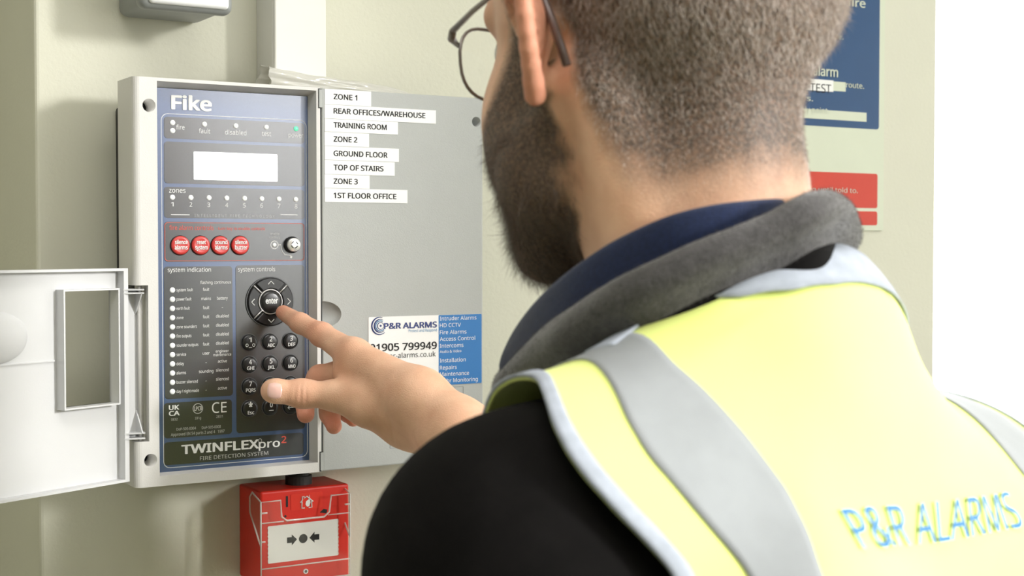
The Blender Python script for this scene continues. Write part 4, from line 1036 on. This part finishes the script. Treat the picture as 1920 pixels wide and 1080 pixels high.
# eyes and eyebrows
M['eye'] = node_mat('eye_white', (.80, .77, .74), .15, .6, noise=.02); M['iris'] = node_mat('brown_iris', (.09, .045, .02), .2, .6, noise=.2, nscale=900)
for s in (1, -1):
    bm = bmesh.new(); bmesh.ops.create_uvsphere(bm, u_segments=20, v_segments=14, radius=.0118 * HS, matrix=Matrix.Translation(HW((.0865, s * .031, .018))))
    eo = from_bm('eye', bm, M['eye'], person, True)
    bm = bmesh.new(); bmesh.ops.create_uvsphere(bm, u_segments=16, v_segments=10, radius=.0056 * HS, matrix=Matrix.Translation(HW((.0936, s * .031, .0165))))
    from_bm('iris', bm, M['iris'], eo, True)

# ---- spectacles
M['spec'] = node_mat('brown_spectacle_metal', (.24, .215, .20), .3, .6, metal=.5, noise=.05); M['lens'] = clear_mat('spectacle_lens', (1, 1, 1), .0, .02, 1.2, True); M['tipm'] = node_mat('temple_tip', (.10, .065, .055), .3, .6, noise=.1)
sp_ = None
def lens_loop(s, n=28):
    out = []
    for k in range(n):
        a = 2 * math.pi * k / n; ca, sa = math.cos(a), math.sin(a)
        y = .034 + .0255 * math.copysign(abs(ca) ** .75, ca); z = .010 + .0195 * math.copysign(abs(sa) ** .8, sa) + (.004 * max(0, sa))
        x = .110 - .010 * (y / .062) ** 2; out.append(HW((x, s * y, z + .004)))
    return out
V, Fc = merge([tube('', lens_loop(s), .0011, None, bm_only=True, closed=True, n=8) for s in (1, -1)] + [tube('', [HW((.110, .0095, .020)), HW((.112, 0, .024)), HW((.110, -.0095, .020))], .0011, None, bm_only=True, n=8)])
frame_o = from_py('spectacle_frame', V, Fc, M['spec'], person, True)
tag(frame_o, 'thin metal glasses')
for s in (1, -1):
    lp = lens_loop(s); cc = sum(lp, Vector()) / len(lp)
    from_py('lens', lp + [cc], [(i, (i + 1) % len(lp), len(lp)) for i in range(len(lp))], M['lens'], frame_o)
    V, Fc = merge([tube('', [HW((.104, s * .0575, .025)), HW((.098, s * .0660, .027)), HW((.090, s * .0700, .029))], [.0014, .0025, .0022], None, bm_only=True, n=8),
                   tube('', [HW((.090, s * .0700, .029)), HW((.06, s * .0760, .031)), HW((.02, s * .0815, .033)), HW((-.002, s * .0825, .030))], [.0020, .0017, .0014, .0013], None, bm_only=True, n=8)])
    tm = from_py('temple', V, Fc, M['spec'], frame_o, True)
    V, Fc = tube('', [HW((-.002, s * .0825, .030)), HW((-.014, s * .0855, .018)), HW((-.020, s * .0845, -.001)), HW((-.024, s * .0820, -.022))], [.0012, .0018, .0023, .0024], None, bm_only=True, n=8)
    from_py('temple_tip', V, Fc, M['tipm'], frame_o, True)
    V, Fc = tube('', [HW((.106, s * .012, .012)), HW((.102, s * .0135, .006)), HW((.101, s * .014, .000))], [.0007, .0022, .0015], None, bm_only=True, n=6)
    from_py('nose_pad', V, Fc, M['lens'], frame_o, True)

# ---- fingernails
M['nail'] = node_mat('fingernail', (.86, .55, .48), .28, .5, noise=.03, sss=.1)
hb = bvh_of(aV, aQ)
def nail(px, py, w, h, rot, zdir=None):
    n_ = 12; vs = []; c, s = math.cos(rot), math.sin(rot)
    for i in range(n_ + 1):
        for j in range(n_ + 1):
            a, b = 2 * i / n_ - 1, 2 * j / n_ - 1
            a2, b2 = a * math.sqrt(1 - b * b / 2 * .75), b * math.sqrt(1 - a * a / 2 * .75)
            x, y = a2 * w / 2, b2 * h / 2; r_ = ray(px + x * c - y * s, py + x * s + y * c)
            loc, nor, _, dist = hb.ray_cast(CAM, r_)
            if loc is None: return None
            edge = max(abs(a), abs(b)); vs.append(loc + nor * (.00045 if edge < .95 else -.0002))
    return from_py('fingernail', vs, [(i * (n_ + 1) + j, (i + 1) * (n_ + 1) + j, (i + 1) * (n_ + 1) + j + 1, i * (n_ + 1) + j + 1) for i in range(n_) for j in range(n_)], M['nail'], person, True)
nail(515, 732.5, 30, 32, .04)
# ------------------------------------------------------------------ clothes
def wrinkle_field(f, amp, sc, seed):
    r_ = np.random.RandomState(seed); out = 0
    for k in range(7):
        v = r_.randn(3); v /= np.linalg.norm(v); out = out + np.sin((f.X * v[0] + f.Y * v[1] + f.Z_ * v[2]) * sc * (.6 + r_.rand()) + r_.rand() * 6.28)
    return out * amp / 3
M['jacket'] = node_mat('black_jacket_fabric', (.0050, .0044, .0043), .85, .12, noise=.25, nscale=60, bump=.3, bscale=1200, sheen=.0)
M['fleece'] = node_mat('charcoal_fleece', (.070, .066, .067), .95, .15, noise=.3, nscale=300, bump=.8, bscale=900, sheen=.6)
M['navy'] = node_mat('navy_knit', (.012, .022, .068), .85, .2, noise=.2, nscale=500, bump=.6, bscale=1500, sheen=.3)
M['hivis'] = node_mat('yellow_hi_vis_fabric', (.90, 1.0, .30), .6, .3, noise=.02, nscale=30, bump=.15, bscale=2500, sheen=.2)
M['band'] = node_mat('silver_reflective_tape', (.33, .35, .365), .5, .5, noise=.06, nscale=40, bump=.1, bscale=1500)
M['bind'] = node_mat('grey_binding', (.42, .46, .53), .7, .3, noise=.1, nscale=120, bump=.4, bscale=1500)
M['trouser'] = node_mat('dark_trouser_cloth', (.02, .021, .026), .8, .2, noise=.2, nscale=60)
M['boot'] = node_mat('black_boot_leather', (.012, .011, .011), .45, .4, noise=.1)
M['back_print'] = node_mat('blue_vest_print', (.05, .22, .55), .5, .4, noise=.03)

def jacket_field(f, g):
    d = torso_field(f, g); d = smin(d, arms_field(f, g + .010), .035)
    return d + wrinkle_field(f, .0022, 34, 2)
f = Field((.20, -1.04, .90), (.92, -.02, 1.56), .0062)
jd = jacket_field(f, .006)
jd = smax(jd, -(f.Z_ - .93 + 0 * f.X), .004) if False else jd
jV, jQ = f.mesh(jd)
cen = jV[jQ].mean(1)
keep = (cen[:, 2] > .93)
ax_ = cen - np.array(NB); nd = np.array((NB - HW((-.018, 0, -.08))).normalized()); tt_ = ax_ @ nd
keep &= ~((np.linalg.norm(ax_ - tt_[:, None] * nd, axis=1) < .057) & (tt_ < .03))
d_w = np.array((J['f1'] - elbow).normalized()); keep &= ~(((cen - np.array(J['f1'])) @ d_w > -.012) & (np.linalg.norm(cen - np.array(J['f1']), axis=1) < .12))
d_l = np.array((LH - LE).normalized()); keep &= ~(((cen - np.array(LH)) @ d_l > -.012) & (np.linalg.norm(cen - np.array(LH), axis=1) < .09))
jVc, jQc = compact(jV, jQ, keep)
jacket = np_mesh('jacket', jVc, jQc, M['jacket'], person)
def solidify(o, t):
    md = o.modifiers.new('s', 'SOLIDIFY'); md.thickness = t; md.offset = -1
solidify(jacket, .003)
tag(jacket, 'black jacket')
# vest: the same body a little further out, cut at the armholes, neck and hem
f = Field((.22, -1.04, .86), (.90, -.40, 1.56), .0058)
vd = torso_field(f, .016); vd = smin(vd, arms_field(f, .014), .05); vd = vd + wrinkle_field(f, .0024, 26, 9)
vV, vQ = f.mesh(vd)

vB = bvh_of(vV, vQ)
MID = (LS + RS) / 2
tu, tf, tv = [Vector(r_) for r_ in TR]
CF, CV = .0, -.055
def to_uth(p): q = p - MID; u, f_, v = q.dot(tu), q.dot(tf) - CF, q.dot(tv) - CV; return u, math.degrees(math.atan2(v, -f_))   # 0 = straight back, 90 = up
def hit_uth(pl):
    out = []
    for px, py in pl:
        loc, nor, _, dd = vB.ray_cast(CAM, ray(px, py))
        if loc is not None: out.append(to_uth(loc))
    out.sort(key=lambda q: q[1]); return [q[1] for q in out], [abs(q[0]) for q in out]
A_t, A_u = hit_uth([(1008,716),(1020,750),(1035,800),(1060,850),(1095,900),(1150,960),(1210,1020),(1262,1078)])
B1_t, B1_u = hit_uth([(1100,680),(1140,720),(1170,790),(1210,860),(1290,950),(1370,1040),(1400,1078)])
B2_t, B2_u = hit_uth([(1190,630),(1260,690),(1340,760),(1410,840),(1470,920),(1510,1000),(1535,1078)])
N_t, N_u = hit_uth([(1190,612),(1280,560),(1350,547),(1450,518),(1530,500),(1600,497)])
def ext(t, u, pre, post): return [q[0] for q in pre] + t + [q[0] for q in post], [q[1] for q in pre] + u + [q[1] for q in post]
A_t, A_u = ext(A_t, A_u, [(-80, .160), (-45, .160), (-15, .170)], [(92, .165), (105, .150), (150, .140), (175, .16), (250, .168)])
B1_t, B1_u = ext(B1_t, B1_u, [(-80, .140), (-30, .146)], [(110, .135), (250, .135)])
B2_t, B2_u = ext(B2_t, B2_u, [(-80, .115), (-30, .120)], [(110, .105), (250, .105)])
N_t, N_u = ext(N_t, N_u, [(-80, 0), (N_t[0] - 1.5, 0)], [(95, .105), (110, .085), (135, .045), (150, 0), (250, 0)])
def ue(th): return float(np.interp(th, A_t, A_u))
def un(th): return float(np.interp(th, N_t, N_u))
def b1(th): return float(np.interp(th, B1_t, B1_u))
def b2(th): return float(np.interp(th, B2_t, B2_u))
def on_vest(u, th, off=0.0):
    a = math.radians(th); dr = -tf * math.cos(a) + tv * math.sin(a)
    for k in range(12):
        o_ = MID + tu * u + tf * CF + tv * CV
        loc, nor, _, dd = vB.ray_cast(o_, dr)
        if loc is not None: return loc + nor * off
        u *= .985
    return MID + tu * u
def grid(name, mat, parent, uf0, uf1, th0, th1, nu, nt, off, thick, raw=False, ptf=None):
    vs = []
    for i in range(nt + 1):
        th = th0 + (th1 - th0) * i / nt; a, b = (uf0(th), uf1(th)) if uf0 else (0, 0)
        for j in range(nu + 1): vs.append(on_vest(*(ptf(i / nt, j / nu) if ptf else (a + (b - a) * j / nu, th)), off))
    fs = [(i * (nu + 1) + j, i * (nu + 1) + j + 1, (i + 1) * (nu + 1) + j + 1, (i + 1) * (nu + 1) + j) for i in range(nt) for j in range(nu)]
    V_ = np.array([tuple(v) for v in vs]); G = V_.reshape(nt + 1, nu + 1, 3)
    for _ in range(2):
        G[1:-1] = (G[:-2] + 2 * G[1:-1] + G[2:]) / 4
    if nu > 2:
        for _ in range(2): G[:, 1:-1] = (G[:, :-2] + 2 * G[:, 1:-1] + G[:, 2:]) / 4
    if raw: return [tuple(v) for v in G.reshape(-1, 3)], fs
    return finish_cloth(name, [tuple(v) for v in G.reshape(-1, 3)], fs, mat, parent, thick)
def finish_cloth(name, vs, fs, mat, parent, thick):
    o = from_py(name, vs, fs, mat, parent, True)
    bm = bmesh.new(); bm.from_mesh(o.data); bmesh.ops.remove_doubles(bm, verts=bm.verts, dist=1e-4); bmesh.ops.recalc_face_normals(bm, faces=bm.faces)
    ctr = MID + tv * CV - WL[o]
    if sum(f_.normal.dot(f_.calc_center_median() - ctr) for f_ in bm.faces) < 0: bmesh.ops.reverse_faces(bm, faces=bm.faces)
    bm.to_mesh(o.data); bm.free(); o.data.polygons.foreach_set('use_smooth', [True] * len(o.data.polygons))
    md = o.modifiers.new('s', 'SOLIDIFY'); md.thickness = thick; md.offset = 1
    return o
def un_r(t): return un(t) * (.72 if t < 72 else min(.92, .72 + (t - 72) * .03))
V, Fc = merge([grid('', None, None, lambda t: -ue(t), lambda t: -un(t), -74, 254, 36, 190, 0, 0, True), grid('', None, None, lambda t: un_r(t), lambda t: ue(t), -74, 254, 36, 190, 0, 0, True)])
vest = finish_cloth('vest', V, Fc, M['hivis'], person, .0016)
tag(vest, 'yellow hi-vis vest')
for s in (-1, 1):
    grid('reflective_band', M['band'], vest, lambda t: s * b1(t), lambda t: s * b2(t), -72, 252, 10, 150, .0020, .0008)
    grid('armhole_binding', M['bind'], vest, lambda t: s * (ue(t) + .0005), lambda t: s * (ue(t) - .0075), -14, 172, 3, 90, .0016, .0018)
NS = sorted((u, t) for t, u in zip(N_t[2:], N_u[2:]) if t < 90)
def nth(u): return float(np.interp(u, [q[0] for q in NS], [q[1] for q in NS]))
def nb_pt(a, b):
    u = -.128 + a * .168; th = nth(abs(u) if u < 0 else u / .72); return u, th - 3.6 + 7.0 * b
grid('neck_binding', M['bind'], vest, None, None, 0, 0, 3, 70, .0018, .0014, ptf=nb_pt)
# ---- print across the back
def on_back(u, v):
    loc, nor, _, dd = vB.ray_cast(MID + tu * u + tv * v - tf * .6, tf); return loc + nor * .0034 if loc is not None else None
loc, nor, _, dd = vB.ray_cast(CAM, ray(1668, 1028)); q = loc - MID; u0, v0 = q.dot(tu), q.dot(tv)
vs, fs = glyphs('P&R ALARMS'); a = min(v.x for v in vs); b = max(v.x for v in vs); Wd = .150; out = []
for v in vs: out.append(on_back(u0 - .030 + (v.x - a) / (b - a) * Wd, v0 + v.y / cap_h() * .019))
if all(o is not None for o in out): from_py('vest_lettering', out, fs, M['back_print'], vest)

# ---- collars
def loop_pts(pl, n=120):
    P = [Z(*p) for p in pl]; m = len(P); out = []
    for i in range(n):
        t = i / n * m; k = int(t); u = t - k; p0, p1, p2, p3 = (P[(k + j - 1) % m] for j in range(4))
        out.append(.5 * ((2 * p1) + (p2 - p0) * u + (2 * p0 - 5 * p1 + 4 * p2 - p3) * u * u + (3 * p1 - p0 - 3 * p2 + p3) * u ** 3))
    for _ in range(2): out = [(out[i - 1] + out[i] * 2 + out[(i + 1) % n]) / 4 for i in range(n)]
    return out
def collar(name, pl, prof, mat, n=120, wob=0, heights=None):
    L = loop_pts(pl, n); c = sum(L, Vector()) / n; ax = Vector((0, 0, 0))
    for i in range(n): ax += (L[i] - c).cross(L[(i + 1) % n] - c)
    ax.normalize(); ax = ax if ax.z > 0 else -ax; up = (ax * .4 + Vector((0, 0, 1)) * .6).normalized()
    vs = []; m = len(prof)
    for i, p in enumerate(L):
        t = (L[(i + 1) % n] - L[i - 1]).normalized(); o_ = t.cross(up); o_.normalize(); o_ = o_ if o_.dot(p - c) > 0 else -o_
        h_ = heights(i / n) if heights else 1
        for k, (a, b) in enumerate(prof):
            w_ = wob * (math.sin(i * .35 + k) + math.sin(i * .83 + 2 * k) * .6)
            vs.append(p + o_ * (a + w_) + up * ((b if b > 0 else b * h_) + w_ * .5))
    fs = [(i * m + k, i * m + (k + 1) % m, ((i + 1) % n) * m + (k + 1) % m, ((i + 1) % n) * m + k) for i in range(n) for k in range(m)]
    bm = bmesh.new(); V_ = [bm.verts.new(v) for v in vs]
    for f_ in fs: bm.faces.new([V_[i] for i in f_])
    o = from_bm(name, bm, mat, person, True)
    md = o.modifiers.new('s', 'SUBSURF'); md.levels = 1; md.render_levels = 1
    return o
g_loop = [(950,712,.83),(990,672,.80),(1050,615,.745),(1122,566,.722),(1205,520,.705),(1315,468,.70),(1430,425,.705),(1520,377,.715),(1566,388,.765),(1575,425,.80),(1520,455,.84),(1400,490,.87),(1250,560,.89),(1100,640,.88),(1000,695,.86)]
n_loop = [(945,692,.845),(958,645,.825),(996,588,.79),(1046,537,.762),(1096,499,.745),(1158,460,.732),(1250,418,.718),(1330,397,.714),(1400,388,.718),(1468,384,.735),(1490,392,.78),(1440,430,.83),(1300,500,.86),(1150,580,.87),(1020,655,.865)]
fleece = collar('fleece_collar', g_loop, [(-.004, -.030), (-.006, -.02), (-.006, .000), (-.002, .005), (.004, .006), (.009, .001), (.011, -.006), (.009, -.013), (.003, -.018), (.000, -.030)], M['fleece'], wob=.0005)
tag(fleece, 'charcoal fleece collar')
ster = collar('jacket_collar', g_loop, [(-.004, -.008), (.001, -.012), (.002, -.025), (.004, -.038), (.0045, -.042), (.003, -.044), (-.001, -.044), (-.003, -.035), (-.004, -.025)], M['jacket'])
nav = collar('knit_collar', n_loop, [(-.0025, -.040), (-.0028, -.01), (-.0025, .002), (0, .0038), (.0025, .002), (.0028, -.01), (.0025, -.040)], M['navy'])
tag(nav, 'navy knitted collar')
# fleece pile on the roll of the collar
dg = bpy.context.evaluated_depsgraph_get(); me = fleece.evaluated_get(dg).to_mesh()
fv = np.array([tuple(v.co + WL[fleece]) for v in me.vertices]); fq = np.array([list(p.vertices) for p in me.polygons if len(p.vertices) == 4])
cF, nF, aF, _ = face_data(fv, fq); ctr_ = fv.mean(0)
outw = cF - ctr_; flip = np.sign((nF * outw).sum(1).mean()); 
if flip < 0: fq = fq[:, ::-1]; nF = -nF
M['pile'] = node_mat('fleece_pile', (.10, .095, .097), .9, .2, noise=.4, nscale=500, sheen=.3)
wF = ((nF * outw).sum(1) > -.02).astype(float) + .05
strands('collar_pile', fv, fq, wF, np.full(len(fq), .0026), nF * 1.0 + np.random.RandomState(5).randn(len(fq), 3) * .3, 26000, .00030, M['pile'], 8, .5, fleece, 2)['kind'] = 'stuff'

# ---- sleeve cuff, trousers, boots
wd_ = (J['f1'].lerp(J['f2'], .5) - elbow).normalized(); cc_ = J['f1'].lerp(J['f2'], .5) - wd_ * .014
V, Fc = tube('', [cc_ - wd_ * .03, cc_ - wd_ * .012, cc_, cc_ + wd_ * .002], [.041, .0385, .037, .034], None, bm_only=True, n=28)
from_py('sleeve_cuff', V, Fc, M['jacket'], person, True)
lV2, lQ2 = make_legs(.006, .09, .010); np_mesh('trousers', lV2, lQ2, M['trouser'], person)
for s_ in (-1, 1):
    hip = PV + Vector((s_ * .085, 0, -.06)); an = Vector((hip.x + s_ * .025, hip.y - .01, .0))
    f = Field((an.x - .07, an.y - .12, -.01), (an.x + .07, an.y + .24, .17), .006)
    d = f.chain([an + Vector((0, -.02, .14)), an + Vector((0, -.02, .07)), an + Vector((0, .06, .05)), an + Vector((s_ * .01, .15, .038))], [.046, .046, .042, .036], .03)
    d = smax(smin(d, f.cone(an + Vector((0, -.03, .03)), an + Vector((s_ * .01, .15, .025)), .040, .044), .01), -(f.Z_ - .0) + 0 * f.X, .003)
    V_, Q_ = f.mesh(d); np_mesh('boot', V_, Q_, M['boot'], person)
